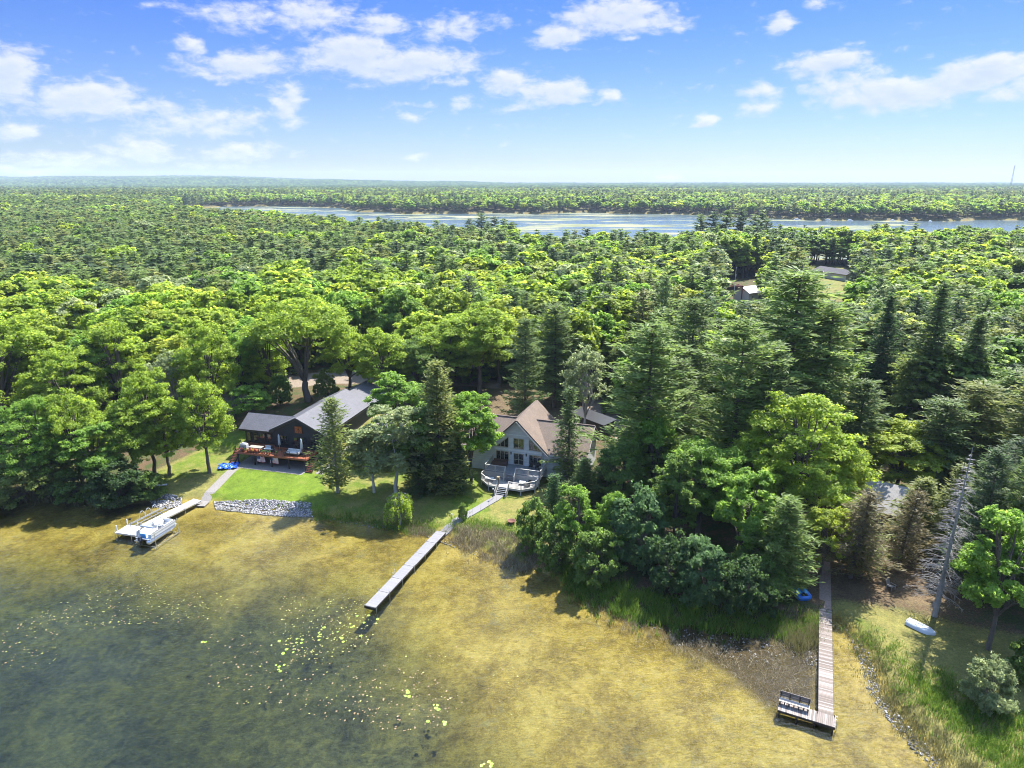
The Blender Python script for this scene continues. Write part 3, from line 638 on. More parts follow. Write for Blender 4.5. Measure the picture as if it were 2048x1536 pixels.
# ------------------------------------------------------------------ trees of the shore, one by one
# mesh, name, category, base (photo px), top y, half width px, tone, label
HAND = [
('oak0','broadleaf_tree','tree',20,880,628,88,'lime','lime-green oak filling the left edge, broad crown behind the olive shore bush'),
('oak1','broadleaf_tree','tree',150,885,690,66,'lime','lime-green tree in front of the white cabin wall at left'),
('maple0','broadleaf_tree','tree',205,985,838,56,'bright','fresh green tree standing over the dark shore shrubs left of the white dock'),
('oak2','broadleaf_tree','tree',275,962,795,56,'lime','yellow-tipped tree beside the pale log near the white dock'),
('maple1','broadleaf_tree','tree',340,950,772,52,'lime','slim-trunked lime tree on the lawn edge, left of the tree by the blue tarp'),
('oak3','broadleaf_tree','tree',418,946,752,47,'lime','lime-green tree with bare trunk beside the blue tarp and gravel path'),
('oak4','broadleaf_tree','tree',250,850,640,60,'lime','tall lime tree rising behind the shore trees left of the dark house'),
('sparse0','broadleaf_tree','tree',355,862,702,44,'pale','pale thin-leaved tree among the lime crowns left of the dark house'),
('oak1','broadleaf_tree','tree',428,850,640,56,'lime','lime-green crown directly left of the grey bare bush'),
('shrub0','shore_shrub','shrub',55,1000,898,78,'olive','big rounded olive bush leaning over the water at far left'),
('shrub1','shore_shrub','shrub',240,1010,925,52,'dark','dark green shrub at the waterline by the left rock pile'),
('shrub2','shore_shrub','shrub',155,1000,935,46,'mid','mid-green shrub between olive bush and dark shrub on the left shore'),
('shrub1','shore_shrub','shrub',300,1000,945,30,'mid','small green shrub overhanging the left rock pile'),
('bareshrub0','bare_shrub','shrub',460,845,776,24,None,'grey leafless bush left of the dark house'),
('maple2','broadleaf_tree','tree',505,852,766,36,'bright','small fresh-green tree beside the left roof of the dark house'),
('bigoak','broadleaf_tree','tree',617,802,598,95,'lime','large oak with forked bare trunk behind the dark house'),
('shrub2','understory_shrub','shrub',560,812,748,26,'mid','green bush left of the forked oak trunk'),
('shrub0','understory_shrub','shrub',655,800,742,22,'olive','olive bush right of the forked oak trunk, above the roof ridge'),
('maple0','broadleaf_tree','tree',738,772,712,26,'bright','small bright tree beside the sandy road behind the dark house'),
('cedar0','cedar_tree','tree',676,985,803,46,'olive','airy olive cedar in front of the long dark roof'),
('aspen0','aspen_tree','tree',792,985,796,70,'pale','pale silvery aspen between the two houses'),
('maple1','broadleaf_tree','tree',803,905,748,58,'bright','bright green tree just behind the silvery aspen'),
('youngpine0','spruce_tree','tree',880,982,728,56,'pineolive','tall dark spruce between silvery aspen and the maple by the grey house'),
('spruce1','spruce_tree','tree',842,985,850,40,'dark','short dark evergreen at the foot of the silvery aspen'),
('maple2','broadleaf_tree','tree',942,968,772,52,'bright','bright maple with slim trunk at the left side of the grey house'),
('weeping0','weeping_shrub','shrub',800,1050,985,27,'lime','small weeping shrub at the lawn edge left of the boardwalk'),
('thinspruce0','spruce_tree','tree',1136,965,776,37,'pine','thin open spruce standing before the right roof of the grey house'),
('sparse0','broadleaf_tree','tree',1166,885,690,46,'pale','pale thin-leaved tall tree behind the right end of the grey house'),
('smallspruce0','spruce_tree','tree',1107,1038,950,26,'bluegreen','small blue-green spruce at the right corner of the white deck'),
('shrub0','shore_shrub','shrub',1066,1100,1003,37,'mid','round green bush beside the rusty fire bowl'),
('maple0','broadleaf_tree','tree',1150,1115,966,42,'bright','bright young maple right of the round bush above the dead reeds'),
('maple1','broadleaf_tree','tree',1222,1112,984,36,'bright','bright young maple, right one of the pair above the green reeds'),
('youngpine0','pine_tree','tree',1168,1030,920,32,'pine','soft young pine behind the pair of bright maples'),
('shrub1','shore_shrub','shrub',1282,1135,985,66,'bluegreen','large dark blue-green shrub right of the bright maples'),
('shrub2','shore_shrub','shrub',1408,1205,1082,62,'bluegreen','rounded dark shrub overhanging the green reeds'),
('pine0','pine_tree','tree',1285,1000,650,84,'pinelight','tall white pine nearest the right end of the grey house'),
('pine1','pine_tree','tree',1455,1010,645,74,'pinelight','tall white pine with visible trunk, second from the grey house'),
('pine2','pine_tree','tree',1368,905,600,56,'pine','pine between and behind the two tall white pines'),
('pine3','pine_tree','tree',1556,935,542,96,'pinelight','tallest and broadest white pine of the right bank'),
('pine0','pine_tree','tree',1625,935,610,70,'pinelight','white pine with drooping right side beside the tallest pine'),
('pine1','pine_tree','tree',1425,840,640,40,'pine','dark pine below the red pergola'),
('oak0','broadleaf_tree','tree',1588,1075,796,104,'lime','great yellow-green oak in front of the white pines'),
('oak4','broadleaf_tree','tree',1395,1075,880,76,'bright','green oak left of the great yellow-green oak'),
('maple2','broadleaf_tree','tree',1302,1020,812,46,'bright','narrow green tree under the pine nearest the grey house'),
('youngpine0','pine_tree','tree',1556,1182,1000,56,'pinelight','young bright pine behind the blue pedal boat'),
('shrub0','shore_shrub','shrub',1520,1205,1120,40,'mid','green bush at the foot of the young bright pine'),
('maple1','broadleaf_tree','tree',1790,995,846,74,'yellow','yellow-green maple right of the grey cabin roof'),
('pine2','pine_tree','tree',1700,975,762,52,'pine','grey-green pine right of the great yellow-green oak'),
('spruce0','spruce_tree','tree',1742,850,590,40,'dark','slender dark spruce beside the open driveway'),
('spruce1','spruce_tree','tree',1832,885,572,56,'pine','tall grey-green spruce, second from the driveway'),
('spruce0','spruce_tree','tree',1910,905,632,50,'pine','tall spruce with bare lower trunk above the leaning pine'),
('aspen1','broadleaf_tree','tree',1812,885,688,62,'olive','pale olive half-leaved tree in front of the tall spruces'),
('pine3','pine_tree','tree',1922,985,768,70,'pineolive','olive pine behind the dead spruce'),
('pine0','pine_tree','tree',2038,1020,742,76,'pineolive','olive-yellow pine at the right edge of the picture'),
('pine1','pine_tree','tree',2022,1100,880,62,'needle_dark','dark pine behind the front right maple'),
('brownpine0','pine_tree','tree',1700,1155,978,60,'brownish','leaning brownish pine beside the grey cabin roof'),
('brownpine0','pine_tree','tree',1722,1152,1010,56,'pineolive','thin olive pine leaning next to the brownish pine'),
('brownpine0','pine_tree','tree',1795,1135,985,44,'brownish','brownish pine halfway between the leaning pine and dead spruce'),
('deadspruce0','dead_spruce','tree',1869,1232,903,54,None,'dead grey spruce with bare branches above the white rowboat'),
('maple0','broadleaf_tree','tree',1978,1300,1012,80,'bright','bright maple with pale trunk on the right bank'),
('shrub1','shore_shrub','shrub',1974,1418,1326,46,'pale','pale round shrub on the grassy right bank'),
('shrub2','shore_shrub','shrub',2062,1370,1255,48,'mid','green shrub cut by the right edge of the picture'),
('spruce1','spruce_tree','tree',1210,1010,900,34,'dark','dark young spruce behind the bright maples'),
('pine3','pine_tree','tree',1108,815,610,44,'pine','narrow dark pine behind the peak of the grey house'),
('pine2','pine_tree','tree',1050,850,640,34,'pine','bare-trunked pine behind the grey house, left of its peak'),
('oak2','broadleaf_tree','tree',960,785,600,70,'lime','lime oak above the left wing of the grey house'),
('oak3','broadleaf_tree','tree',885,790,640,66,'lime','lime oak above the tall dark spruce'),
('oak1','broadleaf_tree','tree',1650,840,660,44,'lime','lime tree left of the open driveway'),
('maple2','broadleaf_tree','tree',1680,950,850,40,'yellow','low yellow-green tree between oak and yellow-green maple'),
('shrub0','shore_shrub','shrub',1112,1138,1042,36,'mid','mid-green bush under the left bright maple at the dead reeds'),
('shrub2','shore_shrub','shrub',1185,1165,1062,48,'mid','mid-green bush in front of the pair of bright maples'),
('shrub1','shore_shrub','shrub',1342,1185,1075,48,'dark','dark bush between the two big blue-green shrubs'),
('shrub0','shore_shrub','shrub',1490,1228,1120,48,'dark','dark bush between rounded dark shrub and young bright pine'),
('maple1','broadleaf_tree','tree',1345,1095,905,52,'mid','mid-green tree behind the big blue-green shrub'),
('maple0','broadleaf_tree','tree',1478,1135,925,58,'bright','fresh green tree below the great yellow-green oak, left side'),
('oak2','broadleaf_tree','tree',1500,1060,862,62,'lime','lime tree wedged between the two big front oaks'),
('oak3','broadleaf_tree','tree',1662,1052,872,50,'yellow','yellow-green tree at the left edge of the lichen roof'),
('maple2','broadleaf_tree','tree',1640,1150,1000,44,'yellow','low yellow-green tree above the trodden path'),
('shrub1','shore_shrub','shrub',1520,1165,1040,52,'mid','dark leafy bush under the great yellow-green oak'),
('pine2','pine_tree','tree',1515,1000,690,60,'pine','shaded pine between the two tallest white pines'),
('pine3','pine_tree','tree',1340,960,720,52,'pine','shorter pine between the two tall white pines'),
('oak0','broadleaf_tree','tree',95,985,800,62,'bright','fresh green tree behind the big olive bush'),
('oak2','broadleaf_tree','tree',165,968,770,52,'lime','lime tree with dark underside, third from the left edge'),
('oak3','broadleaf_tree','tree',310,945,730,50,'lime','lime tree behind the slim-trunked pair on the left lawn'),
('spruce1','spruce_tree','tree',906,980,838,38,'dark','short dark evergreen left of the maple by the grey house'),
('maple0','broadleaf_tree','tree',838,980,800,56,'mid','mid-green tree between silvery aspen and tall dark spruce'),
('maple1','broadleaf_tree','tree',1240,1040,880,44,'mid','shaded green tree behind the dark blue-green shrub'),
('thinspruce0','spruce_tree','tree',1890,1120,930,44,'pineolive','thin spruce just left of the dead spruce top'),
('pine2','pine_tree','tree',1960,1130,930,56,'pine','shaded pine right of the dead spruce'),
('youngpine0','pine_tree','tree',1830,1090,960,46,'pineolive','small olive pine between the brownish pine and the dead spruce'),
('oak1','broadleaf_tree','tree',2130,1235,960,70,'mid','green tree mostly beyond the right edge of the picture'),
('pine2','pine_tree','tree',2120,1130,820,60,'pine','pine beyond the right edge behind the bright maple'),
('oak0','broadleaf_tree','tree',2050,1170,930,60,'mid','shaded green tree between bright maple and right edge'),
('pine3','pine_tree','tree',1860,1000,800,60,'pine','grey-green pine left of the dead spruce, behind the thin spruce'),
('pine0','pine_tree','tree',1985,960,745,62,'pinelight','light green pine between olive pine and olive-yellow pine at right'),
('aspen1','aspen_tree','tree',748,985,842,48,'pale','smaller pale aspen at the left foot of the silvery aspen'),
('oak2','broadleaf_tree','tree',700,790,650,50,'lime','lime tree right of the forked oak above the road'),
('oak3','broadleaf_tree','tree',770,800,655,52,'lime','lime tree behind the far end of the long dark roof'),
('oak0','broadleaf_tree','tree',830,800,680,50,'mid','mid-green tree behind the bright tree and silvery aspen'),
('oak4','broadleaf_tree','tree',540,800,640,50,'lime','lime tree left of the forked oak'),
('oak1','broadleaf_tree','tree',480,815,660,44,'bright','fresh green tree behind the grey bare bush'),
('pine1','pine_tree','tree',1938,1192,905,46,'needle_dark','dark pine just right of the dead spruce trunk'),
('pine3','pine_tree','tree',2012,1215,930,54,'pine','dark-based pine behind the front right maple crown'),
('oak2','broadleaf_tree','tree',2095,1262,985,60,'mid','green tree at the right edge below the olive-yellow pine'),
('mid_pine0','pine_tree','tree',1395,524,432,17,'pine','leftmost of six tall pines rising over the lake right of centre'),
('mid_pine1','pine_tree','tree',1420,525,424,19,'needle_dark','second of six tall pines rising over the lake right of centre'),
('mid_pine2','pine_tree','tree',1446,524,421,22,'pine','third of six tall pines rising over the lake right of centre'),
('mid_pine3','pine_tree','tree',1474,525,424,22,'needle_dark','fourth of six tall pines rising over the lake right of centre'),
('mid_pine4','pine_tree','tree',1502,524,432,19,'pine','fifth of six tall pines rising over the lake right of centre'),
('mid_pine0','pine_tree','tree',1526,525,441,16,'needle_dark','rightmost of six tall pines rising over the lake right of centre'),
('mid_pine2','pine_tree','tree',940,514,438,15,'needle_dark','leftmost of five dark pines before the lake at picture centre'),
('mid_pine3','pine_tree','tree',964,515,428,16,'pine','second of five dark pines before the lake at picture centre'),
('mid_pine4','pine_tree','tree',990,514,436,15,'needle_dark','third of five dark pines before the lake at picture centre'),
('mid_pine0','pine_tree','tree',1008,515,440,14,'pine','fourth of five dark pines before the lake at picture centre'),
('mid_pine1','pine_tree','tree',1024,514,444,13,'needle_dark','rightmost of five dark pines before the lake at picture centre'),
('mid_pine2','pine_tree','tree',977,516,448,13,'pine','short pine between the second and third of the dark pines before the lake'),
]
placed = []; count = {'tree': 0, 'pine': 0}
for key, name, cat, px, py, top, hw, tone, label in HAND:
    x, y, z = ground_at(px, py)
    lo, hi = .5, 60
    for _ in range(40):
        mid = (lo+hi)/2
        if to_px(x, y, z+mid)[1] > top: lo = mid
        else: hi = mid
    Zc = y*CP-(z-CAM_H)*SP
    tree(key, name, label, cat, (x, y, z), lo*1.03, hw/FPX*Zc*(1.55 if name == 'pine_tree' else 1.3 if name in ('spruce_tree', 'cedar_tree') else 1.12), tone, rnd.uniform(0, 6.28))
    placed.append((x, y, hw/FPX*Zc))
    count['pine' if 'pine' in name else 'tree'] += 1

# ------------------------------------------------------------------ the forest behind
EDGE = [(-600,1000),(-200,930),(0,872),(150,862),(300,842),(440,815),(520,790),(560,770),(620,733),(760,733),(860,770),(940,775),(960,768),(1100,768),(1130,800),(1200,790),(1300,860),(1500,900),(1650,900),(1760,880),(1900,890),(2100,950),(2400,1000),(2900,1050)]
EX, EY = [a for a, b in EDGE], [b for a, b in EDGE]
GAPS = [(1592,532,1712,690),(1436,556,1534,668),(1655,722,1706,812),(965,770,1100,850),(600,742,690,764)]
def conifer_share(px, py):
    if px < 480: return .95 if py < 680 else .06
    if px < 760: return .88 if py < 635 else .06
    if px < 1010: return .76 if py < 590 else (.35 if py < 650 else .08)
    if px < 1320: return .46 if py < 600 else .32
    if px < 1640: return .40 if py < 560 else .55
    return .30 if py < 560 else .46
cand = []
g = np.random.default_rng(77)
y = 96.0
while y < 1120:
    sp = 5.8 if y < 260 else (6.3 if y < 500 else 7.2)
    xm = y*.78+30; x = -xm+g.uniform(0, sp)
    while x < xm:
        cand.append((x+g.uniform(-.38, .38)*sp, y+g.uniform(-.38, .38)*sp)); x += sp
    y += sp*.92
cand = np.array(cand)
cz = np.maximum(height(cand[:, 0], cand[:, 1]), 0)
inlake = inpoly(FARLAKE, cand[:, 0], cand[:, 1]) | (segdist(FARLAKE, cand[:, 0], cand[:, 1], True) < 4)
pl = np.array(placed)
trees = []
for (x, y), z, lk in zip(cand, cz, inlake):
    if lk: continue
    px, py = to_px(x, y, z)
    if py > np.interp(px, EX, EY): continue
    if any(a < px < c and b < py < d for a, b, c, d in GAPS): continue
    if px > 440 and y > 700: continue
    if np.any((pl[:, 0]-x)**2+(pl[:, 1]-y)**2 < (np.maximum(2.6, pl[:, 2]*.62))**2): continue
    pc = conifer_share(px, py)+(.42 if px > 760 else .25)*float(wob(x, y, 55, 6, 5))
    con = g.uniform() < pc
    trees.append([x, y, z, con, px, py])
# islands of tall pines at the lake edge
trees.sort(key=lambda t: t[1])
nb = 300-count['tree']-8; ncn = 300-count['pine']-8
indiv = []; rest = []
for t in trees:
    vis = -60 < t[4] < 2110
    if vis and t[3] and ncn > 0: indiv.append(t); ncn -= 1
    elif vis and not t[3] and nb > 0: indiv.append(t); nb -= 1
    else: rest.append(t)
def style(t):
    x, y, z, con, px, py = t
    if con:
        tone = g.choice(['pine', 'pinelight', 'pineolive', 'needle_dark', 'pine', 'pinelight'])
        if px < 760 and py < 560: tone = g.choice(['pinelight', 'pineolive', 'pine', 'pine'])
        H = g.uniform(14, 21); hw = g.uniform(4.4, 6.4)
        if px < 760: H *= .90; hw *= 1.1
        if 1180 < px < 1660 and py > 640: H *= 1.14
        if 1385 < px < 1530 and py < 525: H *= 1.35; hw *= 1.25
    else:
        tone = g.choice(['lime', 'lime', 'bright', 'yellow', 'mid', 'lime', 'olive'])
        if px < 1000 and py > 600: tone = g.choice(['lime', 'lime', 'lime', 'bright', 'yellow'])
        if px > 1000 and py < 560: tone = g.choice(['lime', 'bright', 'mid', 'lime', 'yellow', 'mid'])
        if g.uniform() < .05: tone = 'pale'
        H = g.uniform(12, 20); hw = H*g.uniform(.30, .43)
    for a, b, c, d, lim in ((1425, 1545, 655, 900, 600), (1588, 1715, 690, 900, 600), (1648, 1712, 812, 960, 768)):
        if a < px < b and c < py < d:
            while H > 3.5 and to_px(x, y, z+H)[1] < lim: H *= .93
            hw = min(hw, H*.45)
    return tone, H, hw
# labels of the single forest trees: what they look like, which landmark they stand by, and their turn from it
MARKS = [('the dark house', -36, 112), ('the forked oak', -41.5, 133), ('the sandy road', -24, 149), ('the tall dark spruce', -10.4, 95), ('the grey house', 4, 106), ('the white pines', 40, 112), ('the red pergola', 88, 268), ('the far meadow', 140, 310), ('the driveway gap', 62, 140), ('the left shore', -75, 120), ('the yellow-green maple', 53, 98), ('the dead spruce', 45, 62)]
CN = {'lime': 'lime-green', 'yellow': 'yellow-green', 'mid': 'mid-green', 'bright': 'fresh green', 'olive': 'olive', 'pale': 'pale half-leaved', 'pine': 'grey-green', 'pinelight': 'light green', 'pineolive': 'olive', 'needle_dark': 'dark'}
ORD = ['first', 'second', 'third', 'fourth', 'fifth', 'sixth', 'seventh', 'eighth', 'ninth', 'tenth', 'eleventh', 'twelfth', 'thirteenth', 'fourteenth', 'fifteenth', 'sixteenth', 'seventeenth', 'eighteenth', 'nineteenth', 'twentieth']
buckets = {}
for t in indiv:
    st = style(t); t.append(st)
    d = [(math.hypot(t[0]-mx, (t[1]-my)*.7), mn, mx, my) for mn, mx, my in MARKS]; dd, mn, mx, my = min(d)
    dx, dy = t[0]-mx, t[1]-my
    rel = ('behind' if dy > 0 else 'before') if abs(dy) > abs(dx)*.8 else ('right of' if dx > 0 else 'left of')
    far = 'close' if dd < 28 else ('farther' if dd < 60 else 'far')
    size = 'tall' if st[1] > (18.5 if t[3] else 16.5) else 'short'
    kind = 'pine' if t[3] else 'broadleaf'
    buckets.setdefault((size, CN[st[0]], kind, far, rel, mn), []).append((dd, t))
for (size, cn, kind, far, rel, mn), lst in buckets.items():
    lst.sort(key=lambda q: q[0]); n = len(lst)
    fw = {'close': 'close', 'farther': 'some way', 'far': 'far'}[far]
    for i, (dd, t) in enumerate(lst):
        base = f'{size} {cn} {kind} {fw} {rel} {mn}'
        t.append(base if n == 1 else f'{base}, {ORD[i] if i < 20 else str(i+1)+"th"} nearest to it')
for i, t in enumerate(indiv):
    x, y, z, con, px, py, (tone, H, hw), label = t
    key = (MID_C if con else MID_B)[i % (5 if con else 6)]
    if y > 215: key = (FAR_C if con else FAR_B)[i % 4]
    tree(key, 'pine_tree' if con else 'broadleaf_tree', label, 'tree', (x, y, z), H, hw, tone, g.uniform(0, 6.28), 'pines of the near forest' if con else 'broadleaf trees of the near forest', .18)

_tm = {}
def tonemat(key, tone):
    k = ('pine' in key, tone)
    if k not in _tm: _tm[k] = leafmat('foliage_'+tone, (.48 if k[0] else .62), tone=TONE[tone])
    return _tm[k]
# the uncountable rest: points that carry instanced trees
def forest_object(name, pts, keysB, keysC, hb, hc):
    """pts rows: x,y,z,is_conifer,tone,H,hw"""
    src = bpy.data.collections.new(name+'_sources'); combos = {}
    def slot(key, tone):
        if (key, tone) not in combos:
            cm = LIB[key][0].copy(); cm.materials[0] = tonemat(key, tone); o = bpy.data.objects.new(f'{len(combos):03d}_{key}', cm); o.color = (*TONE[tone], 1); src.objects.link(o); combos[(key, tone)] = len(combos)
        return combos[(key, tone)]
    n = len(pts); idx = np.zeros(n, np.int32); rot = np.zeros((n, 3), np.float32); scl = np.zeros((n, 3), np.float32); co = np.zeros((n, 3), np.float32)
    for i, (x, y, z, con, tone, H, hw) in enumerate(pts):
        ks = keysC if con else keysB; k = ks[int(g.integers(len(ks)))]
        idx[i] = slot(k, tone); rot[i, 2] = g.uniform(0, 6.28); scl[i] = (hw/LIB[k][3], hw/LIB[k][3], H/LIB[k][2]); co[i] = (x, y, z)
    me = bpy.data.meshes.new(name); me.vertices.add(n); me.vertices.foreach_set('co', co.ravel())
    for nm, ty, arr in (('src', 'INT', idx), ('rot', 'FLOAT_VECTOR', rot), ('scl', 'FLOAT_VECTOR', scl)):
        a = me.attributes.new(nm, ty, 'POINT'); a.data.foreach_set('value' if ty == 'INT' else 'vector', arr.ravel())
    o = bpy.data.objects.new(name, me); COL.objects.link(o)
    gt = bpy.data.node_groups.new(name, 'GeometryNodeTree')
    gt.interface.new_socket('Geometry', in_out='INPUT', socket_type='NodeSocketGeometry'); gt.interface.new_socket('Geometry', in_out='OUTPUT', socket_type='NodeSocketGeometry')
    gi = gt.nodes.new('NodeGroupInput'); go = gt.nodes.new('NodeGroupOutput')
    ci = gt.nodes.new('GeometryNodeCollectionInfo'); ci.inputs['Collection'].default_value = src; ci.inputs['Separate Children'].default_value = True; ci.inputs['Reset Children'].default_value = True
    def na(nm, ty):
        q = gt.nodes.new('GeometryNodeInputNamedAttribute'); q.data_type = ty; q.inputs[0].default_value = nm; return q.outputs[0]
    ip = gt.nodes.new('GeometryNodeInstanceOnPoints'); L = gt.links.new
    L(gi.outputs[0], ip.inputs['Points']); L(ci.outputs[0], ip.inputs['Instance']); ip.inputs['Pick Instance'].default_value = True
    L(na('src', 'INT'), ip.inputs['Instance Index']); L(na('rot', 'FLOAT_VECTOR'), ip.inputs['Rotation']); L(na('scl', 'FLOAT_VECTOR'), ip.inputs['Scale'])
    L(ip.outputs[0], go.inputs[0])
    md = o.modifiers.new('trees', 'NODES'); md.node_group = gt
    return tag(o, kind='stuff')
rows = []
for t in rest:
    tone, H, hw = style(t); rows.append((t[0], t[1], t[2], t[3], tone, H, hw))
forest_object('forest', [r for r in rows if r[1] < 520], FAR_B, FAR_C, 16, 20)
far_rows = [(*r[:5], r[5], r[6]*1.08) for r in rows if r[1] >= 520]

# far bank of the lake and the woods beyond
y = 830.0
fe = np.array(FARLAKE[:27])
while y < 2600:
    sp = 9.5+(y-830)/1770*8; xm = y*.80+60; x = -xm+g.uniform(0, sp)
    while x < xm:
        X, Y = x+g.uniform(-.42, .42)*sp, y+g.uniform(-.42, .42)*sp
        x += sp
        if Y < np.interp(X, fe[:, 0], fe[:, 1], left=1120, right=890)+3: continue
        far_rows.append((X, Y, None, None, None, sp, 0))
    y += sp*.9
XY = np.array([(r[0], r[1]) for r in far_rows]); hzv = height(XY[:, 0], XY[:, 1])
band = wob(XY[:, 0]*.35, XY[:, 1], 260, 6, 12); fine_ = wob(XY[:, 0], XY[:, 1], 90, 5, 20)
rows2 = []
for r, z, b, f in zip(far_rows, hzv, band, fine_):
    if r[2] is not None: rows2.append(r); continue
    con = g.uniform() < .30+.55*b+.2*f
    sp = r[5]; sc_ = (sp/9.5)**.75
    if con: rows2.append((r[0], r[1], z, True, str(g.choice(['pine', 'needle_dark', 'pineolive'])), g.uniform(14, 20), g.uniform(4.4, 6.0)*sc_))
    else: rows2.append((r[0], r[1], z, False, str(g.choice(['lime', 'bright', 'mid', 'lime', 'yellow', 'olive', 'pale'], p=[.25, .2, .22, .13, .06, .1, .04])), g.uniform(11, 17), g.uniform(5.2, 7.4)*sc_))
forest_object('far_forest', rows2, XF_B, XF_C, 15, 19)

# the woods that run to the horizon: a rough canopy sheet
vs = []; rowsy = []
yy = 2500.0
while yy < 9300: rowsy.append(yy); yy += 11*(yy/2500)**1.05
nc_ = 620; u = np.linspace(-.82, .82, nc_)
YY = np.repeat(np.array(rowsy)[:, None], nc_, 1); XX = u[None]*YY
XX = XX+g.uniform(-.4, .4, XX.shape)*(YY*1.64/nc_); YY = YY+g.uniform(-.4, .4, YY.shape)*11*(YY/2500)
ZZ = height(XX.ravel(), YY.ravel()).reshape(XX.shape)+g.uniform(7, 19, XX.shape)
vv = np.stack([XX.ravel(), YY.ravel(), ZZ.ravel()], 1); nr = len(rowsy); ii = np.arange(nr*nc_).reshape(nr, nc_)
ff = np.stack([ii[:-1, :-1], ii[:-1, 1:], ii[1:, 1:], ii[1:, :-1]], -1).reshape(-1, 4)
m, nt, out = newmat('distant_canopy')
P = geopos(nt); t = attr(nt, 'tint').outputs['Fac']
sp_ = noise(nt, N(nt, 'ShaderNodeMapping', ins={'Vector': P, 'Scale': (.0016, .0042, 1)}).outputs[0], 1.0, 4, .6)
f = M(nt, 'ADD', M(nt, 'MULTIPLY', sp_, .8), M(nt, 'MULTIPLY', t, .22))
cc = ramp(nt, f, [(.44, (.02, .036, .018)), (.53, (.035, .058, .024)), (.60, (.065, .10, .028)), (.74, (.09, .13, .03))])
cc = mixc(nt, 1.0, cc, ramp(nt, t, [(0, (.6, .6, .6)), (1, (1.25, 1.25, 1.25))]), 'MULTIPLY')
nt.links.new(N(nt, 'ShaderNodeBsdfDiffuse', ins={'Color': cc}).outputs[0], out.inputs[0])
me = fastmesh('distant_forest', vv, ff, [m], tint=g.uniform(0, 1, len(ff)))
o = bpy.data.objects.new('distant_forest', me); COL.objects.link(o); tag(o, kind='stuff')

# ================================================================== built things
def P3(px, py, z): return Vector((*ray_point(px, py, z), z))
WHITE = plain('white_paint', (.55, .55, .54), .5, var=.06); OFFW = plain('weathered_white', (.33, .32, .30), .7, var=.15, scale=3)
BLACK = plain('black_metal', (.012, .012, .013), .45, var=.1); STEEL = plain('galvanised', (.42, .43, .44), .35, .7, var=.1); ALU = plain('aluminium', (.62, .63, .65), .3, .8, var=.06)
CHAR = planks('charcoal_siding', (.022, .024, .029), .2, 2, .22, .6, .10); GREYSIDE = planks('grey_siding', (.50, .515, .52), .19, 2, .10, .6, .10)
ROOF_D = shingle('dark_shingles', (.062, .062, .073), .22); ROOF_B = shingle('brown_shingles', (.112, .080, .058), .25)
DECKRED = planks('red_deck_boards', (.20, .065, .03), .14, 1, .25, .6, .1); STAIRRED = plain('red_stain', (.15, .025, .018), .6)
DECKGREY = planks('grey_deck_boards', (.17, .18, .195), .14, 0, .12, .6, .1); DOCKGREY = planks('grey_dock_boards', (.165, .162, .168), .16, 1, .12, .7, .08)
DARKWOOD = plain('dark_wood', (.03, .022, .016), .8); TANW = plain('tan_wood', (.22, .16, .095), .6)
# -- window builder: plane v = const facing -v
def window(parent, name, u0, u1, z0, z1, v, fm, nm=1, sill=False, poly=None, label=None, hbar=False):
    f = MB(); t = .09; y = v-.035
    if poly is None: poly = [(u0, z0), (u1, z0), (u1, z1), (u0, z1)]
    n = len(poly)
    for i in range(n):
        a, b = poly[i], poly[(i+1) % n]
        f.beam((a[0], y, a[1]), (b[0], y, b[1]), .09, t, (0, 1, 0))
    cx = sum(p[0] for p in poly)/n
    def top_at(u):
        ys = []
        for i in range(n):
            (ax, az_), (bx, bz) = poly[i], poly[(i+1) % n]
            if min(ax, bx)-1e-6 <= u <= max(ax, bx)+1e-6 and abs(ax-bx) > 1e-6: ys.append(az_+(bz-az_)*(u-ax)/(bx-ax))
        return min(ys), max(ys)
    for k in range(nm):
        u = u0+(u1-u0)*(k+1)/(nm+1); a, b = top_at(u); f.box((u, y, (a+b)/2), (.07, .08, b-a))
    if hbar: f.box(((u0+u1)/2, y, z0+(z1-z0)*.45), (u1-u0, .076, .06))
    o = f.build(name, fm, parent, label=label)
    p = MB(); p.prism([(a, v-.02, b) for a, b in poly], (0, .012, 0)); p.build('pane', glass(), o); return o
def stairs(parent, u0, u1, v0, z0, v1, z1, n, mat, smat, name='stairs', rail=None):
    t = MB()
    for i in range(n):
        f = (i+.5)/n; t.box(((u0+u1)/2, v0+(v1-v0)*f, z0+(z1-z0)*(i+1)/n+.02), (u1-u0, abs(v1-v0)/n*.92, .05))
    o = t.build(name, mat, parent); s = MB()
    for u in (u0+.03, u1-.03): s.beam((u, v0, z0-.12), (u, v1, z1-.05), .06, .26)
    s.build('stringer', smat, o)
    if rail:
        r = MB()
        for u in (u0+.0, u1-.0):
            for e in (0, 1): r.box((u, v0+(v1-v0)*e, z0+(z1-z0)*e+.5), (.1, .1, 1.0))
            r.beam((u, v0, z0+.98), (u, v1, z1+.98), .11, .07)
            for k in range(1, 9):
                f = k/9; r.box((u, v0+(v1-v0)*f, z0+(z1-z0)*f+.55), (.035, .035, .8))
        r.build('handrail', rail, o)
    return o
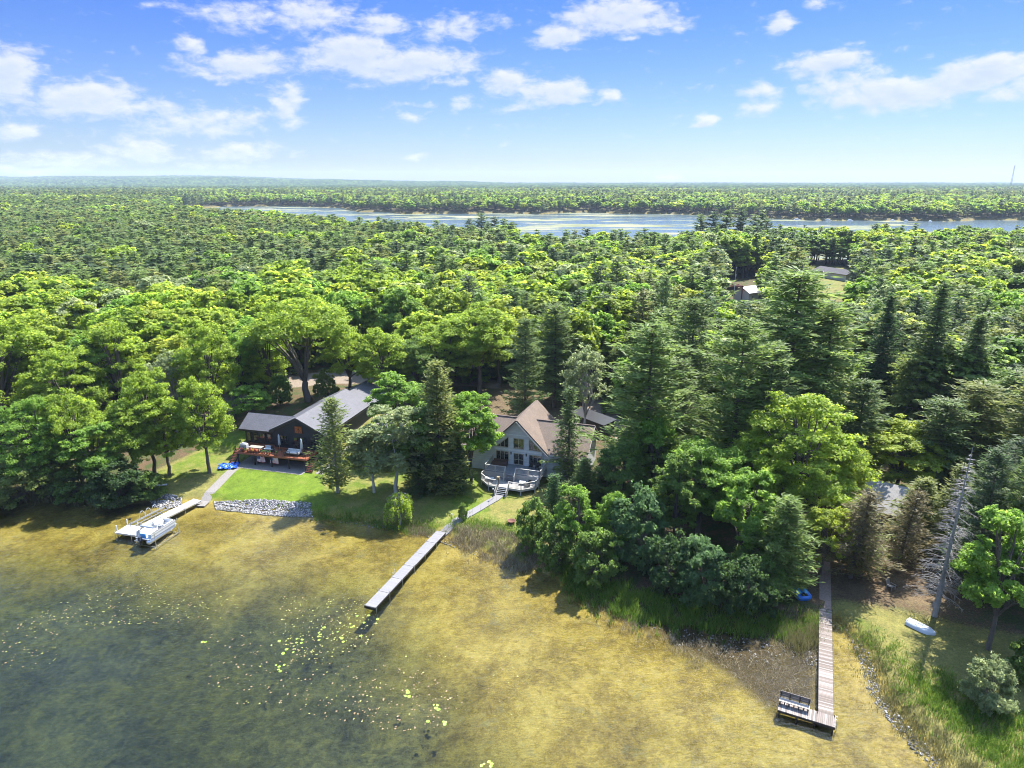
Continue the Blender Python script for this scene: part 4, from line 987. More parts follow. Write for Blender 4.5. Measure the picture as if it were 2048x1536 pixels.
# ---------------------------------------------------------------- dark house
DH = thing('dark_house', (-44.57, 102.56, 0), R(-14.5), 'dark charcoal house with grey shingle roof and red-brown deck on the left lawn', 'house')
b = MB(); b.prism([(4.9, 3.5, .8), (13.9, 3.5, .8), (13.9, 3.5, 6.0), (9.4, 3.5, 8.25), (4.9, 3.5, 6.0)], (0, 16.3, 0))
b.prism([(5.4, 19.8, 2), (13.9, 19.8, 2), (13.9, 19.8, 5.7), (9.9, 19.8, 7.65), (5.4, 19.8, 5.5)], (0, 7.3, 0))
b.prism([(-1.0, 4.2, .8), (-1.0, 9.0, .8), (-1.0, 9.0, 5.55), (-1.0, 6.5, 7.1), (-1.0, 4.2, 5.6)], (6.2, 0, 0)); b.build('wall', CHAR, DH)
r = MB(); th = .16
r.slab([(4.35, 3.05, 6.05), (9.4, 3.05, 8.55), (9.4, 19.9, 8.55), (4.35, 19.9, 6.05)][::-1], th); r.slab([(9.4, 3.05, 8.55), (14.45, 3.05, 6.05), (14.45, 19.9, 6.05), (9.4, 19.9, 8.55)][::-1], th)
r.slab([(4.9, 19.92, 5.45), (9.95, 19.92, 7.95), (9.95, 27.6, 7.95), (4.9, 27.6, 5.45)][::-1], th); r.slab([(9.95, 19.92, 7.95), (14.45, 19.92, 5.75), (14.45, 27.6, 5.75), (9.95, 27.6, 7.95)][::-1], th)
r.slab([(-1.65, 3.5, 5.62), (4.7, 3.5, 5.62), (7.2, 6.5, 7.45), (-1.65, 6.5, 7.45)][::-1], th); r.slab([(-1.65, 6.5, 7.45), (7.2, 6.5, 7.45), (4.7, 9.5, 5.62), (-1.65, 9.5, 5.62)][::-1], th)
ro = r.build('roof', ROOF_D, DH)
k = MB(); k.beam((9.4, 3.1, 8.57), (9.4, 19.9, 8.57), .32, .05); k.beam((9.95, 19.95, 7.97), (9.95, 27.6, 7.97), .32, .05); k.beam((-1.6, 6.5, 7.47), (7.0, 6.5, 7.47), .32, .05); k.build('ridge_cap', BLACK, ro)
k = MB(); k.beam((4.35, 3.02, 5.96), (9.4, 3.02, 8.46), .05, .26); k.beam((9.4, 3.02, 8.46), (14.45, 3.02, 5.96), .05, .26); k.beam((-1.65, 3.47, 5.52), (4.5, 3.47, 5.52), .05, .2); k.beam((14.47, 3.05, 5.96), (14.47, 27.6, 5.7), .05, .2); k.build('fascia', BLACK, ro)
for u0, u1, z0, z1, v, n in ((-.75, -.05, 3.45, 5.0, 4.2, 0), (.5, 1.55, 3.22, 5.0, 4.2, 0), (1.65, 2.65, 3.22, 5.0, 4.2, 0), (3.1, 3.85, 3.7, 5.0, 4.2, 0), (5.8, 6.55, 3.95, 5.32, 3.5, 0), (6.65, 7.4, 3.95, 5.32, 3.5, 0), (8.4, 9.45, 3.22, 5.2, 3.5, 0), (9.55, 10.6, 3.22, 5.2, 3.5, 0), (11.6, 12.6, 4.1, 5.4, 3.5, 1)):
    window(DH, 'glass_door' if z0 < 3.3 else 'window', u0, u1, z0, z1, v, BLACK, n)
s = MB().box((9.52, 3.46, 6.55), (1.35, .06, 1.2)); so_ = s.build('barn_wood_panel', planks('orange_boards', (.42, .12, .03), .3, 0, .3, .6, .05), DH)
s = MB()
for a, c in (((8.85, 6.0), (10.2, 6.0)), ((8.85, 7.1), (10.2, 7.1)), ((8.87, 6.0), (8.87, 7.1)), ((10.18, 6.0), (10.18, 7.1)), ((9.52, 7.1), (9.52, 6.0)), ((9.52, 6.75), (9.05, 6.05)), ((9.52, 6.75), (10.0, 6.05)), ((8.85, 6.75), (10.2, 6.75))): s.beam((a[0], 3.40, a[1]), (c[0], 3.40, c[1]), .05, .09, (0, 1, 0))
s.build('cross_bracing', plain('burnt_orange', (.13, .03, .012), .6), so_)
d = MB().box((6.3, 1.75, 3.14), (12.6, 3.5, .10)); d.box((1.95, 3.83, 3.14), (5.9, .74, .098)); dk = d.build('deck', DECKRED, DH)
s = MB().box((6.3, -.03, 3.03), (12.66, .06, .3)); s.box((12.64, 1.75, 3.03), (.06, 3.5, .3)); s.box((-.03, 1.75, 3.03), (.06, 3.5, .3)); s.build('rim_board', plain('red_rim', (.24, .07, .03), .6), dk)
for u in (.2, 3.2, 6.3, 9.4, 12.4): MB().box((u, .12, 2.0), (.18, .18, 2.2)).build('post', DARKWOOD, dk)
s = MB()
for u in np.linspace(.03, 12.57, 10): s.box((u, .03, 3.68), (.05, .05, 1.0))
for v in (1.2, 2.4, 3.5): s.box((.03, v, 3.68), (.05, .05, 1.0)); s.box((12.57, v, 3.68), (.05, .05, 1.0))
for z in (3.45, 3.75, 4.16):
    s.beam((.03, .03, z), (12.57, .03, z), .018 if z < 4 else .05, .018 if z < 4 else .04); s.beam((.03, .03, z), (.03, 3.5, z), .018, .018); s.beam((12.57, 1.2, z), (12.57, 3.5, z), .018, .018)
s.build('railing', BLACK, dk)
stairs(DH, 12.7, 13.75, 1.6, 3.2, -.5, 1.25, 10, STAIRRED, DARKWOOD); stairs(DH, -1.15, -.1, 1.5, 3.2, -.5, 1.3, 10, STAIRRED, DARKWOOD)
def dh(u, v, z): return Vector((-44.57+.9681*u+.2504*v, 102.56-.2504*u+.9681*v, z))
def on_dh(name, u, v, z, lab, cat, group=None, rz=0): return thing(name, dh(u, v, z), R(-14.5)+rz, lab, cat, group)
# things on and under the dark house's deck
CLOTH = plain('grey_canvas', (.36, .38, .40), .85, var=.2, scale=2); CLOTHW = plain('white_canvas', (.48, .48, .47), .85, var=.12)
for (u, v, lab) in ((6.55, 2.3, 'closed pale umbrella before the windows of the dark house'), (11.05, 1.5, 'closed pale umbrella beside the white outdoor sofa on the red deck')):
    t = on_dh('patio_umbrella', u, v, 3.2, lab, 'umbrella', 'closed umbrellas on the red deck')
    MB().tube([(0, 0, 0), (0, 0, 2.75)], .03).build('pole', ALU, t); s = MB(); prof = [(.05, 2.72), (.13, 2.5), (.17, 2.0), (.20, 1.4), (.25, .95), (.12, .9)]
    s.lathe(prof, n=9); s.build('canopy', CLOTH, t, True); MB().lathe([(.3, 0), (.3, .07), (.06, .1)]).build('base', BLACK, t)
t = on_dh('patio_table', 3.1, 1.0, 3.2, 'pale rectangular table on the red deck', 'table'); MB().box((0, 0, .74), (2.3, 1.0, .06)).build('table_top', plain('table_tan', (.24, .20, .16), .6), t)
for a in (-1, 1):
    for c in (-1, 1): MB().box((a*1.0, c*.4, .35), (.07, .07, .7)).build('leg', BLACK, t)
t = on_dh('covered_grill', .95, .95, 3.2, 'barbecue under a pale grey cover at the left end of the red deck', 'grill'); s = MB().box((0, 0, .55), (1.3, .7, 1.1), 0, .86); s.box((0, 0, 1.16), (1.0, .45, .12), 0, .7); s.build('cover', CLOTH, t)
for a in (-.5, .5): MB().tube([(a, -.3, .06), (a, .3, .06)], .06).build('wheel', BLACK, t)
t = on_dh('outdoor_sofa', 9.9, 1.0, 3.2, 'white outdoor sofa near the right end of the red deck', 'sofa'); MB().box((0, 0, .25), (2.2, .8, .3)).build('frame', BLACK, t); MB().box((0, -.05, .47), (2.1, .7, .16)).build('seat', CLOTHW, t); MB().box((0, .33, .68), (2.2, .16, .5)).build('backrest', CLOTHW, t)
for a in (-1.05, 1.05): MB().box((a, 0, .55), (.14, .8, .3)).build('armrest', CLOTHW, t)
t = on_dh('covered_bench', 5.1, 1.5, 3.2, 'low bench with white cushions in the middle of the red deck', 'bench'); MB().box((0, 0, .2), (1.6, .8, .28)).build('frame', BLACK, t); MB().box((0, 0, .40), (1.5, .72, .12)).build('seat', CLOTHW, t); MB().box((-.1, .34, .6), (1.5, .12, .4)).build('backrest', CLOTHW, t)
for i, (u, v, rz) in enumerate(((5.9, 1.3, .6), (8.6, .55, -.5), (11.9, 1.0, 1.2))):
    t = on_dh('deck_chair', u, v, 3.2, ['black chair beside the white cushioned bench', 'black chair left of the white outdoor sofa', 'black chair right of the white outdoor sofa'][i], 'chair', 'black chairs on the red deck', rz)
    MB().box((0, 0, .42), (.5, .5, .06)).build('seat', BLACK, t); MB().box((0, .24, .72), (.5, .05, .55)).build('backrest', BLACK, t)
    for a in (-.22, .22):
        for c in (-.22, .22): MB().box((a, c, .2), (.04, .04, .4)).build('leg', BLACK, t)
POT = plain('terracotta', (.33, .12, .06), .8)
FLW = [((.38, .03, .025), 'red'), ((.55, .34, .02), 'yellow'), ((.05, .12, .02), 'leafy green'), ((.45, .12, .02), 'orange')]
pots = [(.9, 0), (1.35, 2), (1.9, 1), (2.35, 0), (2.8, 1), (3.3, 0), (3.8, 3), (4.6, 2), (5.0, 2), (5.5, 2), (5.95, 2), (7.2, 2)]
potw = ['leftmost', 'second', 'third', 'fourth', 'fifth', 'sixth', 'seventh', 'eighth', 'ninth', 'tenth', 'eleventh', 'rightmost']
for i, (u, f) in enumerate(pots):
    t = on_dh('flower_pot', u, .32, 3.2, f'{potw[i]} flower pot on the red deck edge, with {FLW[f][1]} plant', 'flower pot', 'flower pots along the red deck edge')
    MB().lathe([(.11, 0), (.17, .28), (.18, .3), (.15, .3)], n=10).build('pot', POT, t)
    gg = np.random.default_rng(50+i); n = 90; C = unit(gg.normal(size=(n, 3)))*gg.uniform(.06, .24, (n, 1))+np.array([0, 0, .45]); s_ = np.full(n, .06)
    me_ = fastmesh('flowers', leaf_quads(C, unit(gg.normal(size=(n, 3))+np.array([0, 0, .6])), s_, s_*.7, gg), np.arange(n*4).reshape(-1, 4), [plain('petal%d' % f, FLW[f][0], .7, var=.4)])
    o = bpy.data.objects.new('flowers', me_); COL.objects.link(o); o.parent = t
def flagmat():
    m, nt, out = newmat('flag_cloth'); s = N(nt, 'ShaderNodeSeparateXYZ', ins={0: objco(nt)})
    st = M(nt, 'MODULO', M(nt, 'FLOOR', M(nt, 'MULTIPLY', s.outputs[2], 13)), 2.0)
    col = mixc(nt, st, (.42, .02, .03), (.75, .75, .74))
    ca = M(nt, 'MULTIPLY', M(nt, 'LESS_THAN', s.outputs[0], .62), M(nt, 'GREATER_THAN', s.outputs[2], 6/13))
    vo = N(nt, 'ShaderNodeTexVoronoi', ins={'Vector': mapping(nt, objco(nt), (1, .01, 1)), 'Scale': 9.0, 'Randomness': .1}).outputs[0]
    can = mixc(nt, M(nt, 'LESS_THAN', vo, .22), (.012, .025, .12), (.7, .7, .72))
    col = mixc(nt, ca, col, can); nt.links.new(N(nt, 'ShaderNodeBsdfPrincipled', ins={'Base Color': col, 'Roughness': .8}).outputs[0], out.inputs[0]); return m
FLAG = flagmat()
for u, lab, wv_ in ((3.5, 'striped flag with blue corner under the deck, left one, draped', .12), (5.95, 'striped flag with blue corner under the deck, right one, flat', .02)):
    s = MB(); nu, nz_ = 16, 13; vs = []
    for i in range(nz_+1):
        for j in range(nu+1): vs.append((1.5*j/nu, wv_*sin(j*.9+i*.15)+.0, i/nz_))
    s.add(vs, [(i*(nu+1)+j, i*(nu+1)+j+1, (i+1)*(nu+1)+j+1, (i+1)*(nu+1)+j) for i in range(nz_) for j in range(nu)])
    o = s.build('hanging_flag', FLAG); o.location = dh(u, .25, 1.72); o.rotation_euler = (0, 0, R(-14.5)); o.modifiers.new('cloth', 'SOLIDIFY').thickness = .01; tag(o, lab, 'flag', 'flags under the red deck')
# blue tarp
g2 = np.random.default_rng(4); n1, n2 = 26, 20; s = MB(); vs = []; tx, ty, tz = ground_at(457, 934)
for i in range(n2):
    for j in range(n1):
        x, y = (j/(n1-1)-.5)*3.4, (i/(n2-1)-.5)*2.6; e = 1-.25*g2.uniform()*(abs(x) > 1.4 or abs(y) > 1.0)
        vs.append((x*e+g2.uniform(-.06, .06), y*e+g2.uniform(-.06, .06), .06+.16*abs(sin(x*2.3+y*3.1)+.6*sin(x*5.1-y*4.0))+g2.uniform(0, .10)))
s.add(vs, [(i*n1+j, i*n1+j+1, (i+1)*n1+j+1, (i+1)*n1+j) for i in range(n2-1) for j in range(n1-1)])
o = s.build('tarp', plain('blue_tarp', (.02, .10, .48), .3, var=.25)); o.location = (tx, ty, tz); o.rotation_euler = (0, 0, .2); o.modifiers.new('sheet', 'SOLIDIFY').thickness = .012; tag(o, 'crumpled blue tarp on the path by the left deck stairs', 'tarp')

# ---------------------------------------------------------------- grey house
GH = thing('grey_house', (.95, 97.9, 0), R(-18.5), 'grey gabled house with brown shingle roof and tall front windows', 'house')
b = MB(); b.prism([(-3.9, 0, .6), (3.9, 0, .6), (3.9, 0, 6.2), (0, 0, 10.08), (-3.9, 0, 6.2)], (0, 9.5, 0))
for a, c in ((3.9, 10.3), (-8.6, -3.9)): b.prism([(a+.002, .3, .6), (a+.002, 9.2, .6), (a+.002, 9.2, 5.75), (a+.002, 4.6, 8.75), (a+.002, .3, 5.95)], (c-a-.004, 0, 0))
b.build('wall', GREYSIDE, GH)
r = MB()
for sg in (-1, 1):
    q = [(0, -.95, 10.35), (sg*4.95, -.95, 5.42), (sg*4.95, 9.9, 5.42), (0, 9.9, 10.35)]; r.slab(q if sg < 0 else q[::-1], .17)
    L_ = 10.95 if sg > 0 else 9.2
    q = [(sg*4.75, -.7, 5.42), (sg*L_, -.7, 5.42), (sg*L_, 4.6, 8.98), (sg*1.25, 4.6, 8.98)]; r.slab(q if sg > 0 else q[::-1], .15)
    q = [(sg*1.25, 4.6, 8.98), (sg*L_, 4.6, 8.98), (sg*L_, 9.9, 5.42), (sg*4.75, 9.9, 5.42)]; r.slab(q if sg > 0 else q[::-1], .15)
ro = r.build('roof', ROOF_B, GH)
k = MB()
for sg in (-1, 1):
    k.beam((0, -.98, 10.24), (sg*4.98, -.98, 5.30), .06, .30, (0, -1, 0)); k.beam((sg*4.9, -.74, 5.32), (sg*(10.95 if sg > 0 else 9.2), -.74, 5.32), .05, .2)
k.beam((10.97, -.7, 5.32), (10.97, 4.6, 8.88), .05, .22); k.build('fascia', OFFW, ro)
k = MB(); k.beam((0, -.95, 10.37), (0, 9.9, 10.37), .3, .05); k.beam((1.4, 4.6, 9.0), (10.95, 4.6, 9.0), .3, .06); k.beam((-9.2, 4.6, 9.0), (-1.4, 4.6, 9.0), .3, .06); k.build('ridge_cap', plain('dark_ridge', (.06, .04, .035), .8), ro)
k = MB().beam((1.75, 4.1, 8.72), (2.45, 4.1, 8.02), .7, .08, (1, 0, 1)); k.build('skylight', glass(), ro)
k = MB().tube([(-5.4, 2.6, 7.5), (-5.4, 2.6, 9.3)], .16, 10); k.lathe([(.26, 0), (.22, .25), (.05, .3)], (-5.4, 2.6, 9.3), 10); k.lathe([(.42, 0), (.18, .28)], (-5.4, 2.6, 7.55), 10); k.build('chimney_pipe', STEEL, ro)
WTRIM = plain('window_tan', (.34, .30, .22), .6)
window(GH, 'window', -.72, .92, 5.6, 7.22, 0, WTRIM, 1); window(GH, 'gable_window', -3.5, -1.6, 5.62, 7.3, 0, WTRIM, 2, poly=[(-3.5, 5.62), (-1.6, 5.62), (-1.6, 7.32)]); window(GH, 'gable_window', 1.75, 3.85, 5.58, 7.25, 0, WTRIM, 2, poly=[(1.75, 5.58), (3.85, 5.58), (1.75, 7.28)])
window(GH, 'window', -3.57, -1.55, 3.35, 4.87, 0, WTRIM, 2); window(GH, 'window', 1.78, 3.76, 3.18, 4.79, 0, WTRIM, 2); window(GH, 'patio_door', -.69, .88, 2.95, 4.76, 0, WTRIM, 1, hbar=True)
k = MB().box((0, -.03, 5.22), (7.7, .05, .22)); k.box((0, -.03, 7.75), (4.4, .05, .18)); k.build('trim', plain('grey_trim', (.56, .57, .57), .6), GH)
for u in (-1.12, 1.35): s = MB().box((u, -.12, 4.7), (.14, .14, .34)); s.box((u, -.12, 4.9), (.2, .2, .06)); s.build('wall_lamp', BLACK, GH)
FL_ = [(-4.25, -3.6), (-4.25, -4.95), (-2.5, -6.55), (2.6, -6.65), (4.35, -5.2), (4.45, -3.6)]
s = MB().prism([(-4.2, -3.6, 2.78), (4.6, -3.6, 2.78), (4.6, -.02, 2.78), (-4.2, -.02, 2.78)], (0, 0, .12)); ud = s.build('upper_deck', DECKGREY, GH)
s = MB().prism([(*p, 1.88) for p in FL_], (0, 0, .12)); ld = s.build('lower_deck', planks('pale_deck_boards', (.26, .25, .24), .14, 0, .12, .7, .1), GH)
s = MB().box((0.2, -3.63, 2.70), (8.84, .05, .3)); s.box((4.63, -1.8, 2.7), (.05, 3.6, .3)); s.box((-4.23, -1.8, 2.7), (.05, 3.6, .3)); s.box((.2, -3.58, 2.2), (8.7, .04, .72)); s.build('skirt', OFFW, ud)
s = MB()
for a, c in zip(FL_[:-1], FL_[1:]): s.beam((*a, 1.86), (*c, 1.86), .06, .32)
s.build('skirt', OFFW, ld)
for p in ((-4.2, -4.9), (-2.5, -6.5), (2.55, -6.6), (4.3, -5.2), (-.9, -6.5), (4.4, -3.7), (-4.2, -3.7)): MB().box((p[0], p[1], 1.2), (.13, .13, 1.4)).build('post', OFFW, ld)
def rail(mb, a, c, z):
    a, c = Vector((*a, z)), Vector((*c, z)); n = max(2, int((c-a).length/.17)); m_ = max(1, int((c-a).length/1.9+.5))
    mb.beam(a+Vector((0, 0, .98)), c+Vector((0, 0, .98)), .13, .06); mb.beam(a+Vector((0, 0, .14)), c+Vector((0, 0, .14)), .05, .06)
    for i in range(1, n): p = a.lerp(c, i/n); mb.box((p.x, p.y, z+.55), (.035, .035, .8))
    for i in range(m_+1): p = a.lerp(c, i/m_); mb.box((p.x, p.y, z+.5), (.11, .11, 1.08))
s = MB(); rail(s, (-4.15, -.1), (-4.15, -3.55), 2.9); rail(s, (-4.15, -3.55), (-.85, -3.55), 2.9); rail(s, (.85, -3.55), (4.55, -3.55), 2.9); rail(s, (4.55, -3.55), (4.55, -.1), 2.9); s.build('railing', OFFW, ud)
s = MB()
for a, c in ((FL_[0], FL_[1]), (FL_[1], FL_[2]), (FL_[2], (-.98, -6.58)), ((.7, -6.6), FL_[3]), (FL_[3], FL_[4]), (FL_[4], FL_[5])): rail(s, a, c, 2.0)
s.build('railing', OFFW, ld)
stairs(GH, -.83, .83, -3.62, 2.9, -4.6, 2.0, 4, DECKGREY, OFFW, rail=OFFW); stairs(GH, -.98, .72, -6.62, 2.0, -8.05, .92, 6, DECKGREY, OFFW, rail=OFFW)
ca_, sa_ = cos(R(-18.5)), sin(R(-18.5))
def gh(u, v, z): return Vector((.95+ca_*u-sa_*v, 97.9+sa_*u+ca_*v, z))
def on_gh(name, u, v, z, lab, cat, rz=0, group=None): return thing(name, gh(u, v, z), R(-18.5)+rz, lab, cat, group)
BRW = plain('brown_wicker', (.085, .045, .028), .8, var=.3, scale=20)
t = on_gh('wicker_sofa', -2.6, -1.0, 2.9, 'long brown wicker sofa under the left windows on the upper deck', 'sofa'); MB().box((0, 0, .24), (2.3, .85, .44)).build('seat', BRW, t); MB().box((0, .38, .6), (2.3, .12, .5)).build('backrest', BRW, t)
for a in (-1.1, 1.1): MB().box((a, -.03, .52), (.14, .75, .22)).build('armrest', BRW, t)
for i, (u, v) in enumerate(((2.3, -.8), (3.3, -.9))):
    t = on_gh('deck_chair', u, v, 2.9, ['left', 'right'][i]+' dark chair under the right windows of the grey house', 'chair', .2*i, 'dark chairs on the upper deck'); MB().box((0, 0, .42), (.55, .55, .06)).build('seat', BLACK, t); MB().box((0, .26, .75), (.55, .05, .6)).build('backrest', BLACK, t)
    for a in (-.24, .24):
        for c in (-.24, .24): MB().box((a, c, .2), (.04, .04, .4)).build('leg', BLACK, t)
for i, (u, v, w_) in enumerate(((-2.9, -5.0, 1.3), (2.2, -4.75, .9))):
    t = on_gh('low_table', u, v, 2.0, ['longer pale low table on the left of the lower white deck', 'shorter pale low table on the right of the lower white deck'][i], 'table', .1); MB().box((0, 0, .4), (w_, .65, .06)).build('table_top', WHITE, t)
    for a in (-1, 1):
        for c in (-1, 1): MB().box((a*(w_/2-.06), c*.27, .19), (.05, .05, .38)).build('leg', BLACK, t)
t = on_gh('lounge_chair', 3.1, -5.3, 2.0, 'dark lounge chair by the right railing of the lower white deck', 'chair', -.5); MB().box((0, 0, .3), (.6, .7, .06)).build('seat', BLACK, t); MB().beam((0, .35, .3), (0, .65, .85), .6, .05, (1, 0, 0)).build('backrest', BLACK, t)
for a in (-.27, .27): MB().box((a, 0, .15), (.05, .6, .28)).build('leg', BLACK, t)
t = on_gh('post_planter', -.98, -6.45, 2.0, 'tan planter box on the stair post of the lower white deck', 'planter'); MB().box((0, 0, 1.28), (.4, .4, .42)).build('box', TANW, t); MB().box((0, 0, .6), (.16, .16, 1.0)).build('post', DARKWOOD, t)

# ---------------------------------------------------------------- paths
def ribbon(name, pts, w, mat, dz=.06, th=.08):
    s = MB(); P_ = [Vector((x, y, 0)) for x, y in pts]; vs = []
    for i, p in enumerate(P_):
        d = (P_[min(i+1, len(P_)-1)]-P_[max(i-1, 0)]).normalized(); nn = Vector((-d.y, d.x, 0))*w/2
        for e in (-1, 1):
            q = p+nn*e; z = max(hz(p.x, p.y), .1)+dz
            vs += [(q.x, q.y, z), (q.x, q.y, z-th)]
    fs = []
    for i in range(len(P_)-1):
        a = i*4; fs += [(a, a+2, a+6, a+4), (a+1, a+5, a+7, a+3), (a, a+4, a+5, a+1), (a+2, a+3, a+7, a+6)]
    s.add(vs, fs); o = s.build(name, mat); tag(o, kind='structure'); return o
def dense(pts, st=.8):
    out = []
    for (ax, ay), (bx, by) in zip(pts[:-1], pts[1:]):
        n = max(1, int(math.hypot(bx-ax, by-ay)/st)); out += [(ax+(bx-ax)*i/n, ay+(by-ay)*i/n) for i in range(n)]
    return out+[pts[-1]]
SHORE_END = ray_point(882, 1060, .8)
wk = [SHORE_END]+[ray_point(*p, 1.0) for p in ((900, 1045), (925, 1033), (958, 1017), (990, 1000), (1003, 989))]
ribbon('path', dense(wk), 1.3, planks('boardwalk_grey', (.165, .162, .168), 1.1, 0, .10, .8, .03), .10, .2)
GRAV = plain('gravel_strip', (.165, .152, .142), .95, var=.4, scale=9, bump=.5)
ribbon('path', dense([ray_point(*p, 1.1) for p in ((397, 1000), (425, 975), (452, 951), (476, 931))]), 1.5, GRAV, .04, .1)
ribbon('path', dense([(dh(14.9, -.5, 0).x, dh(14.9, -.5, 0).y), (dh(15.6, 10, 0).x, dh(15.6, 10, 0).y), (dh(15.8, 27, 0).x, dh(15.8, 27, 0).y)]), 1.3, GRAV, .05, .1)
ribbon('path', dense([(dh(.3, .85, 0).x, dh(.3, .85, 0).y), (dh(12.5, .85, 0).x, dh(12.5, .85, 0).y)]), 4.6, GRAV, .05, .1)
ribbon('path', dense([ray_point(1651, 1216, .8), ray_point(1651, 1180, 1), ray_point(1650, 1120, 1.3)]), 1.2, plain('trodden_earth', (.22, .16, .13), .95, var=.3, scale=5), .03, .1)

# ---------------------------------------------------------------- docks
def dock(name, a, b_, w, z, mat, smat, label, section=3.0, legs=STEEL, cat='dock'):
    a, b_ = Vector(a), Vector(b_); L_ = (b_-a).length; an = math.atan2(b_.y-a.y, b_.x-a.x)
    t = thing(name, (a.x, a.y, 0), an-pi/2, label, cat); n = max(1, round(L_/section)); s = MB(); f = MB()
    for i in range(n):
        y0, y1 = L_*i/n, L_*(i+1)/n; s.box((0, (y0+y1)/2, z-.03), (w, y1-y0-.05, .06))
        for e in (-1, 1): f.box((e*(w/2+.001), (y0+y1)/2, z-.12), (.06, y1-y0-.02, .18))
    s.build('decking', mat, t); f.build('side_frame', smat, t)
    for i in range(n+1):
        lg = MB()
        for e in (-1, 1): lg.tube([(e*(w/2+.06), max(.1, min(L_-.1, L_*i/n)), -1.6), (e*(w/2+.06), max(.1, min(L_-.1, L_*i/n)), z+(.28 if i % 2 else .06))], .03, 6)
        lg.build('leg_pair', legs, t)
    return t, L_
ld_, Ln = dock('long_dock', (*SHORE_END, 0), (*ray_point(740, 1213, .55), 0), 1.35, .55, DOCKGREY, BLACK, 'long grey plank dock running from the boardwalk into the lake')
s = MB().box((0, Ln+.03, .36), (1.4, .05, .3)); s.build('end_board', BLACK, ld_)
s = MB()
for e in (.75, 1.15): s.tube([(e, Ln*.62, 1.15), (e, Ln*.62, -.9)], .022, 6)
for z in (-.6, -.2, .2, .55): s.tube([(.75, Ln*.62, z), (1.15, Ln*.62, z)], .02, 6)
s.build('ladder', ALU, ld_)
WDOCK = planks('white_dock', (.40, .395, .39), .3, 1, .05, .5, .05)
wa = ray_point(395, 998, .7); wb_ = ray_point(290, 1051, .6)
wd_, Lw = dock('white_dock', (*wa, 0), (*wb_, 0), 1.45, .62, WDOCK, ALU, 'white dock with square end platform at the left lawn', 2.6, ALU)
q = [P3(230, 1065, .62), P3(254, 1050, .62), P3(281, 1052, .62), P3(277, 1071.5, .62)]; mi = wd_.matrix_basis.inverted()
s = MB().prism([mi @ (p-Vector((0, 0, .07))) for p in q], (0, 0, .066)); s.build('end_platform', WDOCK, wd_)
s = MB()
for a, c in zip(q, q[1:]+q[:1]): s.beam(mi @ (a-Vector((0, 0, .14))), mi @ (c-Vector((0, 0, .14))), .06, .16)
s.build('platform_frame', ALU, wd_)
for p in ((234, 1061), (255, 1049), (230, 1066), (262, 1070), (276, 1071)): k_ = mi @ P3(*p, .62); MB().tube([(k_.x, k_.y, -1.6), (k_.x, k_.y, 1.35 if p[0] in (234, 255) else .8)], .07 if p[0] in (234, 255) else .04, 8).build('corner_post', WHITE, wd_)
t = thing('winch_post', P3(262, 1062, .62), .4, 'thin dark winch post standing on the white dock platform', 'winch'); MB().tube([(0, 0, 0), (.1, 0, 1.7)], .035).build('post', STEEL, t); MB().lathe([(.14, 0), (.17, .1), (.14, .22)], (.1, 0, 1.62), 10).build('drum', BLACK, t); s = MB(); 
for a in (0, 2.1, 4.2): s.tube([(.05, 0, .9), (cos(a)*.9, sin(a)*.9, .02)], .015, 5)
s.build('brace', STEEL, t)
# boat lift left of the white dock
l0, l1 = P3(262, 1053, .4), P3(333, 1017, .4); dl = l1-l0; an = math.atan2(dl.y, dl.x)
t = thing('boat_lift', (l0.x, l0.y, 0), an, 'empty aluminium boat lift with curved guide hoops beside the white dock', 'boat lift'); L_ = dl.length
s = MB()
for y in (-.9, .9): s.beam((0, y, .35), (L_, y, .35), .1, .12); s.beam((0, y*.45, .5), (L_, y*.45, .5), .14, .08)
for x in np.linspace(.2, L_-.2, 6): s.beam((x, -.9, .28), (x, .9, .28), .06, .08)
s.build('cradle', ALU, t)
for x in (.3, L_-.3):
    for y in (-1.0, 1.0): MB().tube([(x, y, -1.5), (x, y, 1.2)], .045).build('upright', ALU, t)
for x in (L_*.45, L_*.62, L_*.8):
    MB().tube([(x+.9*cos(a)*.5, .95, .4+.9*sin(a)) for a in np.linspace(0, pi, 9)], .03, 6).build('guide_hoop', WHITE, t)
# pontoon boat
p0, p1 = P3(284, 1083, .5), P3(343, 1046, .5); dd_ = p1-p0; an = math.atan2(dd_.y, dd_.x); L_ = dd_.length; ctr = (p0+p1)/2
t = thing('pontoon_boat', (ctr.x, ctr.y, .25), an, 'white and silver pontoon boat moored at the white dock', 'boat'); hl = L_/2; bw = 1.15
for y in (-.8, .8):
    xs = [-hl, -hl+.15, hl-.9, hl-.35, hl]; MB().tube([(x, y, .12+(.22 if x > hl-.5 else 0)*(x-hl+.5)/.5) for x in xs], [.1, .33, .33, .22, .04], 12).build('pontoon', ALU, t, True)
MB().box((-.1, 0, .5), (L_-.5, 2*bw, .1)).build('floor', plain('boat_floor', (.42, .42, .43), .8), t)
PANEL = plain('boat_panel', (.60, .62, .66), .35, .3, var=.05)
s = MB()
for y in (-bw, bw): s.box((-.05, y, .9), (L_-.9, .05, .62))
s.box((hl-.55, 0, .9), (.05, 2*bw-.6, .62)); s.build('fence_panel', PANEL, t)
s = MB()
for y in (-bw, bw):
    s.beam((-hl+.45, y, 1.24), (hl-.5, y, 1.24), .07, .05); s.beam((-hl+.45, y-.02*np.sign(y)*-2, .98), (hl-.5, y-.02*np.sign(y)*-2, .98), .03, .07)
s.build('rail', STEEL, t)
SEAT = plain('boat_seat', (.55, .55, .53), .6, var=.1)
